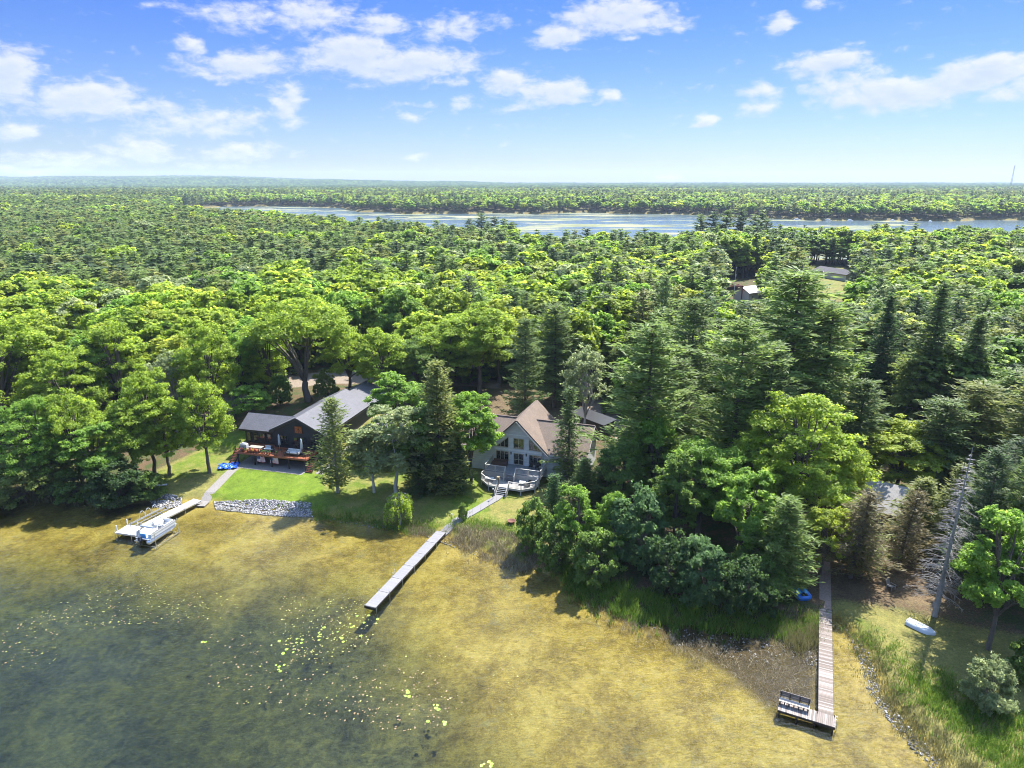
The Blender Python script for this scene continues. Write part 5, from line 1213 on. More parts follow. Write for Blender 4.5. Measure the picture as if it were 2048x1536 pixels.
for x, y, a, c in ((hl-1.35, -.75, 1.3, .6), (hl-1.35, .75, 1.3, .6), (-hl+1.3, .7, 1.3, .65), (-hl+1.1, -.75, .9, .6)):
    s = MB().box((x, y, .74), (a, c, .38)); s.box((x, y+.24*np.sign(y), 1.05), (a, .14, .34)); s.build('bench_seat', SEAT, t)
s = MB().box((.1, -.65, .95), (.6, .6, .8), 0, .8); s.build('helm_console', plain('grey_console', (.25, .26, .28), .5), t)
MB().tube([(-.15+.0*a, -.65+.2*cos(a), 1.35+.2*sin(a)) for a in np.linspace(0, 6.28, 13)], .02, 5).build('steering_wheel', BLACK, t)
s = MB()
for k_ in range(3): s.tube([(-hl+1.5+.25*k_, -bw, 1.25), (-hl+1.0+.2*k_, -bw+.1, 1.75), (-hl+1.0+.2*k_, bw-.1, 1.75), (-hl+1.5+.25*k_, bw, 1.25)], .025, 6)
s.build('canopy_frame', ALU, t); MB().tube([(-hl+1.1, -bw+.1, 1.8), (-hl+1.1, bw-.1, 1.8)], .13, 9).build('folded_canopy', plain('grey_blue_cloth', (.28, .32, .38), .8), t)
MB().box((-hl+.18, -.15, .98), (.06, .85, .62)).build('stern_board', plain('sky_blue', (.07, .30, .62), .5, var=.05), t)
s = MB().box((-hl-.2, .05, .75), (.45, .42, .5), 0, .75); s.build('outboard_engine', plain('engine_dark', (.03, .035, .05), .35), t); MB().box((-hl-.2, .05, .2), (.18, .14, .7)).build('engine_leg', BLACK, t)
MB().tube([(-hl+.1, .8, .4), (-hl-.35, .85, .4), (-hl-.35, .5, .4), (-hl+.1, .45, .4)], .04, 6).build('swim_ladder', ALU, t)
# pontoon lift rails outside the boat
t = thing('boat_lift', (ctr.x, ctr.y, 0), an, 'low lift frame with uprights on the lake side of the pontoon boat', 'boat lift'); s = MB()
s.beam((-hl, -1.75, -.25), (hl*.8, -1.75, -.25), .1, .12); s.beam((-hl, 1.45, -.25), (hl*.8, 1.45, -.25), .1, .12)
for x in (-hl+.4, hl*.7): s.beam((x, -1.75, -.3), (x, 1.45, -.3), .08, .1)
s.build('base_frame', ALU, t)
for x in (-hl+.4, hl*.7): MB().tube([(x, -1.75, -.9), (x, -1.75, 1.9)], .05).build('upright', ALU, t)
# weathered L-shaped pier
PIERW = planks('weathered_boards', (.165, .135, .115), .15, 1, .45, .85, .16, warm=(.30, .275, .255)); PIERX = planks('weathered_boards_cross', (.185, .155, .135), .15, 1, .45, .85, .16, warm=(.33, .30, .28))
pt = ray_point(1651, 1216, .5); pb = ray_point(1652, 1432, .5)
pier, Lp = dock('weathered_pier', (*pt, 0), (*pb, 0), 1.22, .5, PIERW, DARKWOOD, 'weathered brown L-shaped pier at the right bank', 20, DARKWOOD, 'pier')
qa, qb = Vector((*ray_point(1557, 1410, .5), 0)), Vector((*ray_point(1671, 1445, .5), 0)); mi = pier.matrix_basis.inverted(); A_, B_ = mi @ qa, mi @ qb; L2 = (B_-A_).length; an2 = math.atan2(B_.y-A_.y, B_.x-A_.x)
s = MB().box((0, L2/2, 0), (1.35, L2, .06)); o = s.build('end_platform', PIERX, pier); o.location = (A_.x, A_.y, .507); o.rotation_euler = (0, 0, an2-pi/2)
s = MB()
for e in (-1, 1): s.box((e*.64, L2/2, -.13), (.07, L2, .2))
o2 = s.build('platform_beam', DARKWOOD, o)
for y in (.15, L2*.35, L2*.65, L2-.15):
    for e in (-1, 1): MB().tube([(e*.6, y, -1.5), (e*.6, y, -.03)], .06, 7).build('post', DARKWOOD, o)
s = MB()
for e in (.0, .4): s.tube([(e-.2, L2-.1, .5), (e-.2, L2+.12, .45), (e-.2, L2+.12, -.9)], .022, 6)
for z in (.1, -.3): s.tube([(-.2, L2+.12, z), (.2, L2+.12, z)], .02, 6)
s.build('swim_ladder', ALU, o)
aw = R(0)+pier.rotation_euler.z+an2
bc = qa.lerp(qb, .27); nb_ = Vector((-(qb-qa).y, (qb-qa).x, 0)).normalized()
t = thing('bench', (bc.x+nb_.x*.25, bc.y+nb_.y*.25, .54), math.atan2((qb-qa).y, (qb-qa).x), 'weathered wooden bench on the end of the L-shaped pier', 'bench'); BW = plain('bench_wood', (.40, .34, .28), .85, var=.3, scale=5)
MB().box((0, 0, .42), (2.5, .5, .07)).build('seat', BW, t); s = MB()
for z in (.68, .86, 1.02): s.box((0, .30+.06*(z-.6), z), (2.5, .05, .15))
s.build('backrest', plain('bench_dark', (.14, .12, .11), .85), t)
for x in (-1.15, -.4, .4, 1.15): s = MB().box((x, -.15, .2), (.09, .12, .4)); s.box((x, .29, .5), (.09, .1, 1.0)); s.build('leg', DARKWOOD, t)
for x in (-.78, 0, .78): MB().box((x, -.2, .30), (.1, .2, .2)).build('bracket', DARKWOOD, t)

# ---------------------------------------------------------------- boats and small things ashore
ra, rb = P3(1814, 1256, .3), P3(1867, 1282, .3); c = (ra+rb)/2; an = math.atan2((rb-ra).y, (rb-ra).x); L_ = (rb-ra).length*1.06
t = thing('rowboat', (c.x, c.y, hz(c.x, c.y)), an, 'white rowboat lying upside down on the shaded grass', 'boat'); s = MB(); vs = []; nx_, ns = 15, 11
for i in range(nx_):
    f = i/(nx_-1); x = (f-.5)*L_; w_ = .68*(1-max(0, (f-.55)/.45)**2.4*.88)*(.9+.1*min(1, f*4)); h_ = .46*(1-.18*max(0, (f-.7)/.3)**2)
    for j in range(ns):
        a = pi*j/(ns-1); yy_ = -cos(a); zz_ = sin(a)**.55; vs.append((x, w_*yy_*(1-.12*zz_), h_*zz_))
s.add(vs, [(i*ns+j, i*ns+j+1, (i+1)*ns+j+1, (i+1)*ns+j) for i in range(nx_-1) for j in range(ns-1)]+[tuple(range(ns)), tuple(range((nx_-1)*ns, nx_*ns))[::-1]]); s.build('hull', plain('dull_white', (.42, .44, .46), .5, var=.1, scale=2), t, True)
s = MB().beam((-L_/2, 0, .47), (L_*.42, 0, .45), .07, .05); s.beam((-L_/2, .3, .43), (L_*.3, .3, .42), .05, .03); s.beam((-L_/2, -.3, .43), (L_*.3, -.3, .42), .05, .03); s.build('keel', WHITE, t)
x, y, z = ground_at(1602, 1192); t = thing('pedal_boat', (x, y, z), .08, 'blue two-seat pedal boat on the bank beside the pier', 'boat'); BL = plain('bright_blue', (.03, .16, .55), .3, var=.08); BL2 = plain('light_blue', (.10, .38, .62), .3, var=.15, scale=2)
s = MB(); vs = []; n_ = 28; lev = [(-.0, .86), (.28, 1.0), (.5, .98), (.56, .86)]
for z_, sc2 in lev:
    for k_ in range(n_): a = 6.2832*k_/n_; vs.append((.84*sc2*np.sign(cos(a))*abs(cos(a))**.45, 1.05*sc2*np.sign(sin(a))*abs(sin(a))**.45, z_))
s.add(vs, [(i*n_+k_, i*n_+(k_+1) % n_, (i+1)*n_+(k_+1) % n_, (i+1)*n_+k_) for i in range(3) for k_ in range(n_)]+[tuple(range(3*n_, 4*n_)), tuple(range(n_))[::-1]]); s.build('hull', BL, t)
for e in (-.38, .38): 
    s = MB(); vs = []
    for i in range(7):
        for j in range(7): u_, v_ = i/6, j/6; vs.append((e+(u_-.5)*.56, -.35+v_*1.25, .56+.30*sin(pi*u_)**.6*sin(pi*min(1, v_*1.0))**.5))
    s.add(vs, [(i*7+j, (i+1)*7+j, (i+1)*7+j+1, i*7+j+1) for i in range(6) for j in range(6)]); s.build('seat_shell', BL2, t, True)
s = MB().box((0, -.62, .58), (.7, .4, .06)); s.box((0, -.5, .66), (.2, .2, .14)); s.build('foot_well', BLACK, t)
x, y, z = ground_at(1781, 1178); t = thing('garden_chair', (x, y, z), .5, 'grey slatted garden chair under the dead spruce', 'chair'); GW = plain('grey_wood', (.17, .165, .155), .85); s = MB()
for k_ in range(5): s.box((0, -.25+.12*k_, .42-.02*k_), (.6, .1, .03))
s.build('seat', GW, t); s = MB()
for k_ in range(5): s.beam(((k_-2)*.12, .28, .35), ((k_-2)*.13, .55, 1.05), .1, .025, (0, 1, 0))
s.build('backrest', GW, t)
for e in (-.33, .33): MB().box((e, -.05, .58), (.12, .7, .03)).build('armrest', GW, t); s = MB().box((e, -.3, .28), (.07, .07, .56)); s.box((e, .3, .2), (.07, .07, .4)); s.build('leg', GW, t)
x, y, z = ground_at(1023, 1047); t = thing('fire_bowl', (x, y, z), 0, 'rusty round fire bowl on the grass above the dead reeds', 'fire bowl'); RU = plain('rust', (.11, .04, .024), .8, var=.35, scale=8); s = MB().lathe([(.2, .12), (.42, .2), (.55, .42), (.58, .46), (.52, .44), (.36, .28), (.1, .22)], n=20); s.build('bowl', RU, t, True)
for a in (0, 2.1, 4.2): MB().tube([(.32*cos(a), .32*sin(a), .25), (.42*cos(a), .42*sin(a), 0)], .025, 6).build('leg', BLACK, t)
for i, (px_, py_) in enumerate(((904, 1051), (986, 999))):
    x, y, z = ground_at(px_, py_); t = thing('path_lamp', (x, y, z), 0, ['lamp post where the boardwalk meets the long dock', 'lamp post at the foot of the white deck stairs'][i], 'lamp'); MB().tube([(0, 0, 0), (0, 0, 1.55)], .035, 7).build('post', STEEL if i == 0 else BLACK, t); MB().lathe([(.07, 0), (.13, .05), (.12, .2), (.03, .26)], (0, 0, 1.52), 9).build('lamp_head', STEEL, t)
x, y, z = ground_at(316, 973); t = MB(); t.tube([(-1.25, -.1, .16), (1.25, .12, .16)], [.13, .15], 9); o = t.build('drift_log', plain('bleached_log', (.50, .47, .45), .85, var=.2)); o.location = (x, y, z); o.rotation_euler = (0, 0, .18); tag(o, 'pale bleached log on the grass behind the left rock pile', 'log')

# ---------------------------------------------------------------- other buildings
def cabin(name, x, y, z, rz, L_, W, h_, rise, wallm, roofm, label, cat='cabin', win=2, chim=None):
    t = thing(name, (x, y, z), rz, label, cat); s = MB(); s.prism([(-L_/2, -W/2, -.8), (-L_/2, W/2, -.8), (-L_/2, W/2, h_), (-L_/2, 0, h_+rise), (-L_/2, -W/2, h_)], (L_, 0, 0)); s.build('wall', wallm, t); r = MB(); e = .45; k_ = rise/(W/2)
    for sg in (-1, 1):
        q = [(-L_/2-e, sg*(W/2+e), h_-e*k_+.12), (L_/2+e, sg*(W/2+e), h_-e*k_+.12), (L_/2+e, 0, h_+rise+.14), (-L_/2-e, 0, h_+rise+.14)]; r.slab(q if sg < 0 else q[::-1], .14)
    ro = r.build('roof', roofm, t)
    if chim: 
        c_ = MB().box((chim[0], chim[1], h_+rise+.2), (.7, .6, 1.6)); c_ = c_.build('chimney', plain('brick', (.25, .10, .06), .9, var=.3, scale=9), ro); MB().box((chim[0], chim[1], h_+rise+1.04), (.82, .72, .1)).build('cap', OFFW, c_)
    for i in range(win):
        u = -L_/2+L_*(i+.5)/win; window(t, 'window', u-.6, u+.6, .9, 2.1, -W/2, WHITE, 1)
    return t
x, y, z = ground_at(1722, 1020)
cabin('lake_cabin', x, y, z, R(-38), 9.5, 7.5, 2.4, 2.3, plain('cabin_brown', (.12, .08, .055), .8), plain('lichen_roof', (.2, .19, .18), .9, var=.35, scale=1.2), 'cabin with lichen-spotted grey roof and brick chimney behind the brown pines', 'cabin', 2, (-3.6, .6))
x, y, z = ground_at(1737, 935)
for i, (dx, w_) in enumerate(((-1.2, 1.5), (.9, 2.2))):
    s = MB().lathe([(w_*.5, 0), (w_*.52, .5), (w_*.42, .95), (w_*.15, 1.2)], n=9); o = s.build('covered_pile', plain('dark_cover', (.035, .036, .042), .7), smooth=True); o.location = (x+dx, y+.4*i, z); o.scale = (1, .7, 1); tag(o, ['smaller dark covered heap on the grass behind the lichen-roofed cabin', 'larger dark covered heap on the grass behind the lichen-roofed cabin'][i], 'covered heap')
x, y, z = ground_at(165, 815); cabin('white_cabin', x, y, z, .2, 8, 6, 2.6, 1.8, WHITE, shingle('grey_roof', (.16, .15, .15)), 'white-walled cabin half hidden by the trees at far left', 'cabin')
x, y, z = ground_at(1672, 556); cabin('meadow_house', x, y, z, R(112), 19, 9, 2.8, 1.5, plain('pale_wall', (.45, .45, .42), .7), plain('silver_roof', (.085, .082, .088), .95, var=.2, spec=.1), 'long low house with silver-grey roof beside the far meadow', 'house', 4)
x, y, z = ground_at(1496, 600); cabin('white_building', x, y, z, R(35), 8.5, 6.5, 3.4, 1.8, WHITE, plain('grey_metal_roof', (.14, .145, .16), .5), 'white gabled building beside the red pergola', 'building', 2)
x, y, z = ground_at(1462, 602); t = thing('pergola', (x, y, z), R(6), 'red-brown pergola frame behind the white flagpole', 'pergola'); RB = plain('red_brown', (.17, .045, .035), .7)
for a in (-3, 3):
    for c_ in (-2, 2): MB().box((a, c_, 2.4), (.3, .3, 6.4)).build('post', RB, t)
s = MB(); [s.beam((-3.4, c_, 5.6), (3.4, c_, 5.6), .22, .35) for c_ in (-2, 2)]; s.build('beam', RB, t); s = MB(); [s.box((a, 0, 5.86), (.12, 4.6, .16)) for a in np.linspace(-3, 3, 9)]; s.build('rafters', RB, t); MB().box((0, 2, 3.3), (5.7, .12, 3.8)).build('back_screen', DARKWOOD, t)
x, y, z = ground_at(1466, 606); t = thing('flagpole', (x, y, z), 0, 'white flagpole in front of the red pergola', 'flagpole'); MB().tube([(0, 0, 0), (0, 0, 12.5)], [.14, .07], 8).build('pole', WHITE, t); MB().lathe([(.02, 0), (.16, .12), (.02, .3)], (0, 0, 12.5), 8).build('finial', WHITE, t); MB().box((.12, 0, 9.9), (.16, .5, 1.1)).build('furled_flag', plain('faded_cloth', (.45, .46, .50), .8), t)
x, y, z = ground_at(1184, 858); t = thing('dark_shed', (x, y, z), R(-52), 'long low dark-roofed shed behind the right end of the grey house', 'shed'); MB().box((0, 0, 1.1), (8.5, 2.6, 2.4)).build('wall', DARKWOOD, t); MB().slab([(-4.5, -1.6, 2.3), (4.5, -1.6, 2.3), (4.5, 1.6, 2.75), (-4.5, 1.6, 2.75)], .12).build('roof', plain('black_roof', (.03, .03, .034), .35), t)
# across the lake
for i, (px_, py_, w_) in enumerate(((1334, 421.5, 15), (1357, 421.5, 13))):
    x, y, z = ground_at(px_, py_); cabin('lake_house', x, y, z+3, R(2), w_, 9, 4, 4.2, plain('tan_wall', (.35, .22, .15), .8), plain('pale_roof', (.36, .34, .34), .7), ['left', 'right'][i]+' one of two pale-roofed houses on the bank across the lake', 'house', 3)
for i, (px_, py_) in enumerate(((1594, 440), (1655, 441), (1700, 442), (1785, 442), (1812, 443), (1860, 444))):
    x, y = ray_point(px_, py_, .3); s = MB().box((0, 0, .55), (7.5, 2.6, .9)); s.box((-.6, 0, 1.6), (4.0, 2.2, 1.1), 0, .85); o = s.build('moored_boat', WHITE); o.location = (x, y, .1); o.rotation_euler = (0, 0, .2*i); tag(o, f'{ORD[i]} white boat from the left along the bank across the lake', 'boat', 'boats along the far bank')
# mast on the horizon
mx, my = 2450.0, 3490.0; mz = hz(mx, my); t = thing('radio_mast', (mx, my, mz), 0, 'slim lattice radio mast above the horizon at right', 'mast'); s = MB(); Hm = 112; w_ = 4.5
cr = [Vector((cos(a)*w_, sin(a)*w_, 0)) for a in (.5, 2.6, 4.7)]
for c_ in cr: s.beam(c_, Vector((c_.x*.28, c_.y*.28, Hm)), .75, .75)
for k_ in range(22):
    f0, f1 = k_/22, (k_+1)/22
    for a, c_ in ((0, 1), (1, 2), (2, 0)): s.beam(cr[a]*(1-.72*f0)+Vector((0, 0, Hm*f0)), cr[c_]*(1-.72*f1)+Vector((0, 0, Hm*f1)), .4, .4)
s.build('lattice', plain('mast_steel', (.2, .2, .22), .6), t); s = MB()
for z_ in (.86, .98):
    for a in (0, 2.1, 4.2): s.box((3.4*cos(a), 3.4*sin(a), Hm*z_), (1.4, 1.4, 4))
s.build('antenna', WHITE, t)
HAZE = 7e-5

# ================================================================== ground plants, stones, water plants
def stalkmat(name, stops, trans=.3):
    m, nt, out = newmat(name); t = attr(nt, 'tint').outputs['Fac']; col = ramp(nt, t, stops)
    b = N(nt, 'ShaderNodeBsdfPrincipled', ins={'Base Color': col, 'Roughness': .75, 'Specular IOR Level': .2}); tl = N(nt, 'ShaderNodeBsdfTranslucent', ins={'Color': col})
    nt.links.new(N(nt, 'ShaderNodeMixShader', ins={0: trans, 1: b, 2: tl}).outputs[0], out.inputs[0]); return m
def scatter_in(poly, n, gg, edge=None):
    P_ = np.array(poly); lo, hi = P_.min(0), P_.max(0); out = []
    while sum(len(o) for o in out) < n:
        q = gg.uniform(lo, hi, (n*2, 2)); k = inpoly(poly, q[:, 0], q[:, 1]); out.append(q[k])
    return np.concatenate(out)[:n]
def px_poly(pts, z=.2): return [ray_point(x, y, z) for x, y in pts]
def stalks(name, poly, n, hgt, wid, mat, seed, per=7, spread=.22, lean=.45, zmin=None, flat=False, clump=.0):
    gg = np.random.default_rng(seed); c = scatter_in(poly, n, gg); c = c+gg.normal(size=c.shape)*(.25+.75*(gg.uniform(0, 1, (n, 1)) < .3))
    if clump:
        k = clump*wob(c[:, 0], c[:, 1], 2.2, 6, 13)+gg.uniform(-.5, .5, n); c = c[k > -.25]; n = len(c)
    z = height(c[:, 0], c[:, 1])
    if zmin is not None: z = np.maximum(z, zmin)
    C = np.repeat(np.column_stack([c, z]), per, 0)+np.column_stack([gg.normal(size=(n*per, 2))*spread, np.zeros(n*per)])
    N_ = len(C); a = gg.uniform(0, 6.28, N_); h = hgt*gg.uniform(.5, 1.25, N_)*np.repeat(gg.uniform(.7, 1.2, n), per); ln = gg.uniform(.05, lean, N_)*h
    d = np.column_stack([np.cos(a), np.sin(a)]); b = gg.uniform(0, 6.28, N_); w_ = np.column_stack([np.cos(b), np.sin(b), 0*b])*wid*gg.uniform(.6, 1.3, N_)[:, None]
    if flat: h = h*.12
    mid = C+np.column_stack([d*ln[:, None]*.35, h*.6]); top = C+np.column_stack([d*ln[:, None], h])
    V = np.stack([C-w_, C+w_, mid+w_*.8, mid-w_*.8, mid-w_*.8, mid+w_*.8, top+w_*.15, top-w_*.15], 1).reshape(-1, 3)
    t = np.repeat(np.clip(np.repeat(gg.uniform(0, 1, n), per)*.6+gg.uniform(0, 1, N_)*.4, 0, 1), 2)
    o = bpy.data.objects.new(name, fastmesh(name, V, np.arange(len(V)).reshape(-1, 4), [mat], tint=t)); COL.objects.link(o); return tag(o, kind='stuff')
DEADR = stalkmat('dead_reeds', [(0, (.075, .055, .03)), (.35, (.20, .165, .095)), (.7, (.32, .27, .17)), (1, (.44, .385, .27))], .2)
GREENR = stalkmat('green_reeds', [(0, (.045, .10, .014)), (.5, (.125, .22, .025)), (1, (.25, .31, .06))], .5)
TANG = stalkmat('tan_grass', [(0, (.08, .085, .025)), (.5, (.18, .17, .065)), (1, (.29, .26, .14))], .35)
stalks('dead_reed_bed', px_poly([(884, 1066), (920, 1058), (985, 1068), (1040, 1078), (1085, 1098), (1100, 1128), (1050, 1140), (1000, 1128), (930, 1100)]), 1900, .55, .02, DEADR, 21, 7, .26, .9, clump=.8)
stalks('shore_reeds', px_poly([(1112, 1140), (1150, 1150), (1230, 1180), (1300, 1200), (1400, 1225), (1500, 1235), (1560, 1245), (1640, 1238), (1640, 1255), (1560, 1272), (1450, 1262), (1340, 1248), (1250, 1236), (1190, 1210), (1140, 1180)]), 2600, .85, .03, GREENR, 22, 8, .25, .7, clump=1.2)
stalks('shore_reeds', px_poly([(1560, 1255), (1640, 1235), (1636, 1290), (1590, 1300)]), 380, .7, .025, TANG, 23, 9, .25, .6, 0)
stalks('sunken_reeds', px_poly([(1330, 1290), (1430, 1275), (1560, 1285), (1636, 1285), (1634, 1395), (1550, 1420), (1530, 1380), (1460, 1345), (1380, 1325)]), 1000, .3, .016, DEADR, 24, 4, .26, 2.0, -.06, clump=1.3)
stalks('sunken_reeds', px_poly([(1180, 1200), (1240, 1225), (1330, 1262), (1440, 1290), (1400, 1330), (1300, 1285), (1200, 1235)]), 500, .5, .018, DEADR, 25, 4, .25, 1.1, -.1, clump=.9)
stalks('shore_grass', px_poly([(1680, 1236), (1720, 1262), (1770, 1320), (1800, 1380), (1850, 1440), (1930, 1510), (2010, 1600), (1960, 1640), (1880, 1540), (1810, 1470), (1770, 1420), (1740, 1350), (1700, 1280)]), 1300, .36, .022, TANG, 26, 8, .25, .8, 0, clump=.6)
stalks('tall_grass', px_poly([(1830, 1370), (1880, 1350), (1940, 1420), (2060, 1460), (2200, 1560), (2200, 1800), (2060, 1620), (1930, 1500), (1860, 1440), (1800, 1390)]), 2600, .6, .026, GREENR, 27, 8, .3, .8, 0, clump=1.3)
stalks('tall_grass', px_poly([(1700, 1260), (1760, 1275), (1830, 1330), (1850, 1370), (1800, 1375), (1760, 1330)]), 420, .3, .022, GREENR, 28, 8, .25, .8, 0, clump=1.4)
stalks('shore_grass', px_poly([(620, 1022), (700, 1028), (800, 1045), (880, 1052), (870, 1064), (800, 1062), (740, 1048), (640, 1036)]), 700, .4, .025, GREENR, 29, 8, .25, .6, 0, clump=.5)
stalks('shore_grass', px_poly([(893, 1060), (925, 1042), (1050, 1070), (1075, 1090), (1000, 1072), (930, 1062)]), 350, .4, .025, GREENR, 30, 8, .25, .6, 0)
stalks('shore_grass', px_poly([(815, 1052), (850, 1052), (872, 1064), (850, 1068), (820, 1064)]), 220, .4, .02, DEADR, 31, 8, .2, .6, 0)
stalks('shore_grass', px_poly([(-150, 960), (100, 985), (230, 1000), (230, 1014), (100, 1004), (-150, 985)]), 700, .7, .025, TANG, 32, 8, .25, .6, 0)
# stones along the lawn edge
def stones(name, poly, n, r0, r1, seed, lift=.0):
    gg = np.random.default_rng(seed); c = scatter_in(poly, n, gg); z = np.maximum(height(c[:, 0], c[:, 1]), -.15)+lift
    p = (1+5**.5)/2; iv = unit(np.array([(-1, p, 0), (1, p, 0), (-1, -p, 0), (1, -p, 0), (0, -1, p), (0, 1, p), (0, -1, -p), (0, 1, -p), (p, 0, -1), (p, 0, 1), (-p, 0, -1), (-p, 0, 1)], float))
    iF = np.array([(0, 11, 5), (0, 5, 1), (0, 1, 7), (0, 7, 10), (0, 10, 11), (1, 5, 9), (5, 11, 4), (11, 10, 2), (10, 7, 6), (7, 1, 8), (3, 9, 4), (3, 4, 2), (3, 2, 6), (3, 6, 8), (3, 8, 9), (4, 9, 5), (2, 4, 11), (6, 2, 10), (8, 6, 7), (9, 8, 1)])
    r = gg.uniform(r0, r1, n)**1.0; V = iv[None]*(1+gg.uniform(-.22, .22, (n, 12, 1)))*r[:, None, None]*gg.uniform(.7, 1.2, (n, 1, 3)); V[:, :, 2] *= .75
    V = V+np.column_stack([c, z+r*.35*gg.uniform(.2, 1.6, n)])[:, None]
    F = (iF[None]+(np.arange(n)*12)[:, None, None]).reshape(-1, 3)
    m = stalkmat('stone', [(0, (.09, .085, .085)), (.4, (.19, .185, .185)), (.75, (.29, .28, .27)), (1, (.40, .385, .37))], 0.) if 'st' not in _mc else _mc['st']; _mc['st'] = m
    o = bpy.data.objects.new(name, fastmesh(name, V.reshape(-1, 3), F, [m], tint=np.repeat(gg.uniform(0, 1, n), 20))); COL.objects.link(o); tag(o, kind='stuff')
stones('shore_rocks', px_poly([(427, 1001), (520, 1004), (622, 1012), (624, 1030), (560, 1028), (500, 1022), (430, 1014)], .3), 2600, .06, .15, 61, .03)
stones('shore_rocks', px_poly([(300, 1000), (330, 992), (362, 996), (365, 1006), (340, 1012), (305, 1010)], .3), 420, .08, .2, 62)
stones('shore_pebbles', px_poly([(1690, 1255), (1735, 1300), (1765, 1390), (1830, 1470), (1890, 1530), (1870, 1545), (1800, 1470), (1740, 1390), (1715, 1310)], .0), 420, .05, .14, 63)
stones('shore_pebbles', px_poly([(1290, 1240), (1400, 1262), (1640, 1270), (1636, 1330), (1500, 1320), (1350, 1290)], .0), 240, .05, .12, 64)
stones('shore_pebbles', px_poly([(660, 1036), (760, 1044), (870, 1066), (980, 1112), (950, 1112), (860, 1074), (740, 1054), (660, 1044)], .0), 200, .05, .13, 65)
# lily pads
def padmesh(nm, seed):
    gg = np.random.default_rng(seed); k = 14; vs = [(0, 0, .012)]+[(.5*cos(a)*(1+gg.uniform(-.06, .06)), .5*sin(a)*(1+gg.uniform(-.06, .06)), .012+gg.uniform(-.008, .02)) for a in np.linspace(.22, 6.06, k)]
    me_ = bpy.data.meshes.new(nm); me_.from_pydata(vs, [], [(0, i, i+1) for i in range(1, k)]); me_.update(); return me_
def padmat(nm, c): 
    m, nt, out = newmat(nm); oi = N(nt, 'ShaderNodeObjectInfo').outputs['Random']; col = mixc(nt, oi, [v*.7 for v in c], [min(1, v*1.3) for v in c])
    nt.links.new(N(nt, 'ShaderNodeBsdfPrincipled', ins={'Base Color': col, 'Roughness': .35}).outputs[0], out.inputs[0]); return m
PADC = {'bright green': padmat('pad_green', (.20, .30, .03)), 'yellow-green': padmat('pad_yellow', (.22, .225, .05)), 'pinkish tan': padmat('pad_tan', (.17, .11, .055))}
PM = {k: [] for k in PADC}
for k, m in PADC.items():
    for i in range(3): me_ = padmesh('lily_pad', 70+i); me_.materials.append(m); PM[k].append(me_)
gg = np.random.default_rng(88); pads = []
CL = [((408, 1286), 3, 7), ((575, 1300), 6, 26), ((562, 1335), 5, 12), ((592, 1283), 5, 14), ((640, 1268), 5, 16), ((682, 1278), 4, 14), ((812, 1388), 5, 10), ((874, 1416), 6, 9), ((860, 1443), 3, 6), ((893, 1449), 4, 8), ((972, 1530), 6, 10), ((735, 1235), 6, 30), ((705, 1255), 6, 26)]
CLN = ['left of the main pads', 'below the pads off the long dock', 'lowest of the pads off the long dock', 'off the long dock end', 'off the long dock end', 'off the long dock end', 'topmost of the deep-water group', 'middle of the deep-water group', 'lower left of the deep-water group', 'lower right of the deep-water group', 'at the bottom edge of the picture', 'just before the long dock end', 'just left of the long dock end']
for (c, n, sp), nm in zip(CL, CLN):
    for _ in range(n): pads.append((c[0]+gg.normal()*sp*.6, c[1]+gg.normal()*sp*.45, 'bright green', gg.uniform(.20, .38), f'bright green lily pad {nm}'))
ZN = [([(150, 1190), (300, 1165), (470, 1190), (480, 1235), (300, 1250), (160, 1260), (60, 1235)], 260, .55, 'drifting below the pontoon boat'), ([(560, 1190), (720, 1195), (760, 1235), (740, 1290), (620, 1330), (560, 1280)], 270, .75, 'drifting around the end of the long dock'), ([(0, 1260), (110, 1220), (120, 1330), (40, 1345), (0, 1330)], 70, .3, 'drifting at the left edge of the lake'), ([(380, 1270), (560, 1260), (700, 1330), (760, 1420), (700, 1450), (560, 1420), (420, 1400)], 190, .2, 'scattered over the deep water left of the middle'), ([(720, 1330), (830, 1330), (930, 1400), (900, 1450), (800, 1470), (700, 1440)], 150, .12, 'scattered over the deep water in the middle'), ([(760, 1300), (1000, 1290), (1080, 1400), (1050, 1450), (900, 1350)], 36, .3, 'scattered on the weedy slope right of the long dock')]
for P_, n, gy_, nm in ZN:
    for x, y in scatter_in(P_, n, gg):
        c = 'yellow-green' if gg.uniform() < gy_ else 'pinkish tan'; pads.append((x, y, c, gg.uniform(.08, .19), f'small {c} lily pad {nm}'))
def padsize(p): y = p[1]; return p[3]*(SP+CP*(y-768)/FPX)
pads.sort(key=lambda p: -padsize(p)); extra = []
for i, (x, y, c, s_, lab) in enumerate(pads):
    X, Y = ray_point(x, y, 0)
    if i < 290:
        o = bpy.data.objects.new('lily_pad', PM[c][i % 3]); COL.objects.link(o); o.location = (X, Y, .012); o.rotation_euler = (gg.normal()*.04, gg.normal()*.04, gg.uniform(0, 6.28)); o.scale = (s_, s_, 1)
        tag(o, lab, 'lily pad', lab.split('lily pad ')[0]+'lily pads '+lab.split('lily pad ')[1])
    else: extra.append((X, Y, s_, c))
s = MB(); fm = []
me_ = bpy.data.meshes.new('lily_pads'); vs = []; fs = []; mi_ = []
for X, Y, s_, c in extra:
    o_ = len(vs); a0 = gg.uniform(0, 6.28); vs += [(X, Y, .014)]+[(X+s_*.5*cos(a0+a), Y+s_*.5*sin(a0+a), .016+gg.uniform(-.004, .012)) for a in np.linspace(.22, 6.06, 9)]
    for i in range(1, 9): fs.append((o_, o_+i, o_+i+1)); mi_.append(list(PADC).index(c))
me_.from_pydata(vs, [], fs); [me_.materials.append(m) for m in PADC.values()]; me_.polygons.foreach_set('material_index', mi_); o = bpy.data.objects.new('lily_pads', me_); COL.objects.link(o); tag(o, kind='stuff')
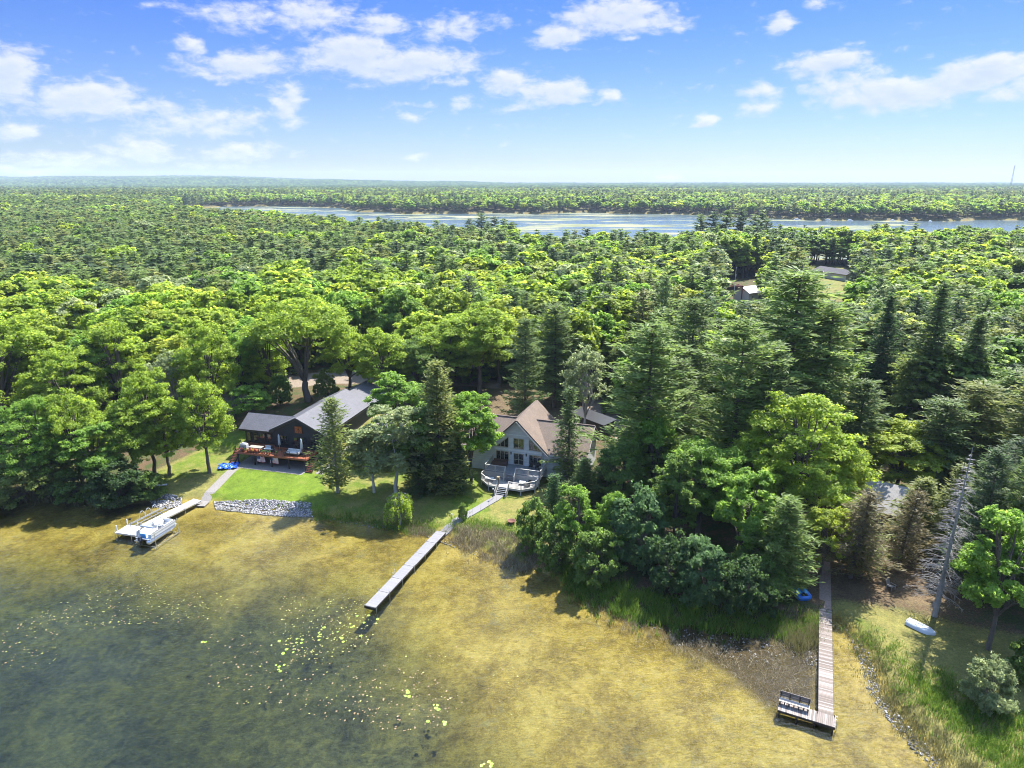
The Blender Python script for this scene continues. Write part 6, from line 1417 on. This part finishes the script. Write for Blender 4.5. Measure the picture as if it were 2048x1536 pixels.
x, y, z = ground_at(926, 1040); tree('shrub2', 'sapling', 'thin young sapling beside the boardwalk above the dead reeds', 'tree', (x, y, z), 2.6, .75, 'mid', 1.0)
# undergrowth in the front of the forest
und = []
for x, y in zip(g.uniform(-150, 160, 5200), g.uniform(95, 215, 5200)):
    px, py = to_px(x, y, 2)
    if py > np.interp(px, EX, EY)+(6 if px < 1200 else 30) or any(a < px < c and b < py < d for a, b, c, d in GAPS) or px < -150 or px > 2200: continue
    if 1620 < px < 1800 and 940 < py < 1040: continue
    und.append((x, y, hz(x, y), False, str(g.choice(['mid', 'bright', 'dark', 'olive', 'mid'])), g.uniform(1.2, 4.2), g.uniform(1.2, 2.6)))
reg('under_a', *broadleaf(171, 5, 3.0, .42, .52, 30, 1500, .30, .07, .12, low=-.8, limbs=4), 5, 3.0, LEAF, BARK, False); reg('under_b', *broadleaf(172, 5, 3.0, .45, .50, 26, 1100, .33, .07, .12, low=-.8, limbs=4), 5, 3.0, LEAF, BARK, False)
forest_object('undergrowth', und, ['under_a', 'under_b'], ['under_a'], 5, 5)
# haze: pale even air over lake and woods
m, nt, out = newmat('haze'); pv = N(nt, 'ShaderNodeVolumePrincipled', ins={'Color': (.62, .76, .95, 1), 'Density': HAZE, 'Anisotropy': .0}); nt.links.new(pv.outputs[0], out.inputs['Volume'])
o = MB().box((0, 4650, 81), (20000, 10000, 182)).build('haze', m); tag(o, kind='stuff')

# ------------------------------------------------------------------ render settings
sc.render.engine = 'CYCLES'
sc.view_settings.view_transform = 'Standard'; sc.view_settings.look = 'None'; sc.view_settings.exposure = 1.8; sc.view_settings.gamma = 1
cy = sc.cycles
cy.pixel_filter_type = 'BLACKMAN_HARRIS'; cy.filter_width = 1.0; cy.max_bounces = 8; cy.diffuse_bounces = 4; cy.glossy_bounces = 2; cy.transmission_bounces = 4; cy.transparent_max_bounces = 12; cy.volume_bounces = 0
cy.sample_clamp_direct = 2.0; cy.use_denoising = True; cy.denoiser = "OPENIMAGEDENOISE"; cy.denoising_input_passes = "RGB_ALBEDO_NORMAL"; cy.denoising_prefilter = "ACCURATE"; cy.sample_clamp_indirect = 6; cy.caustics_reflective = False; cy.caustics_refractive = False
cy.use_adaptive_sampling = True; cy.adaptive_threshold = .02
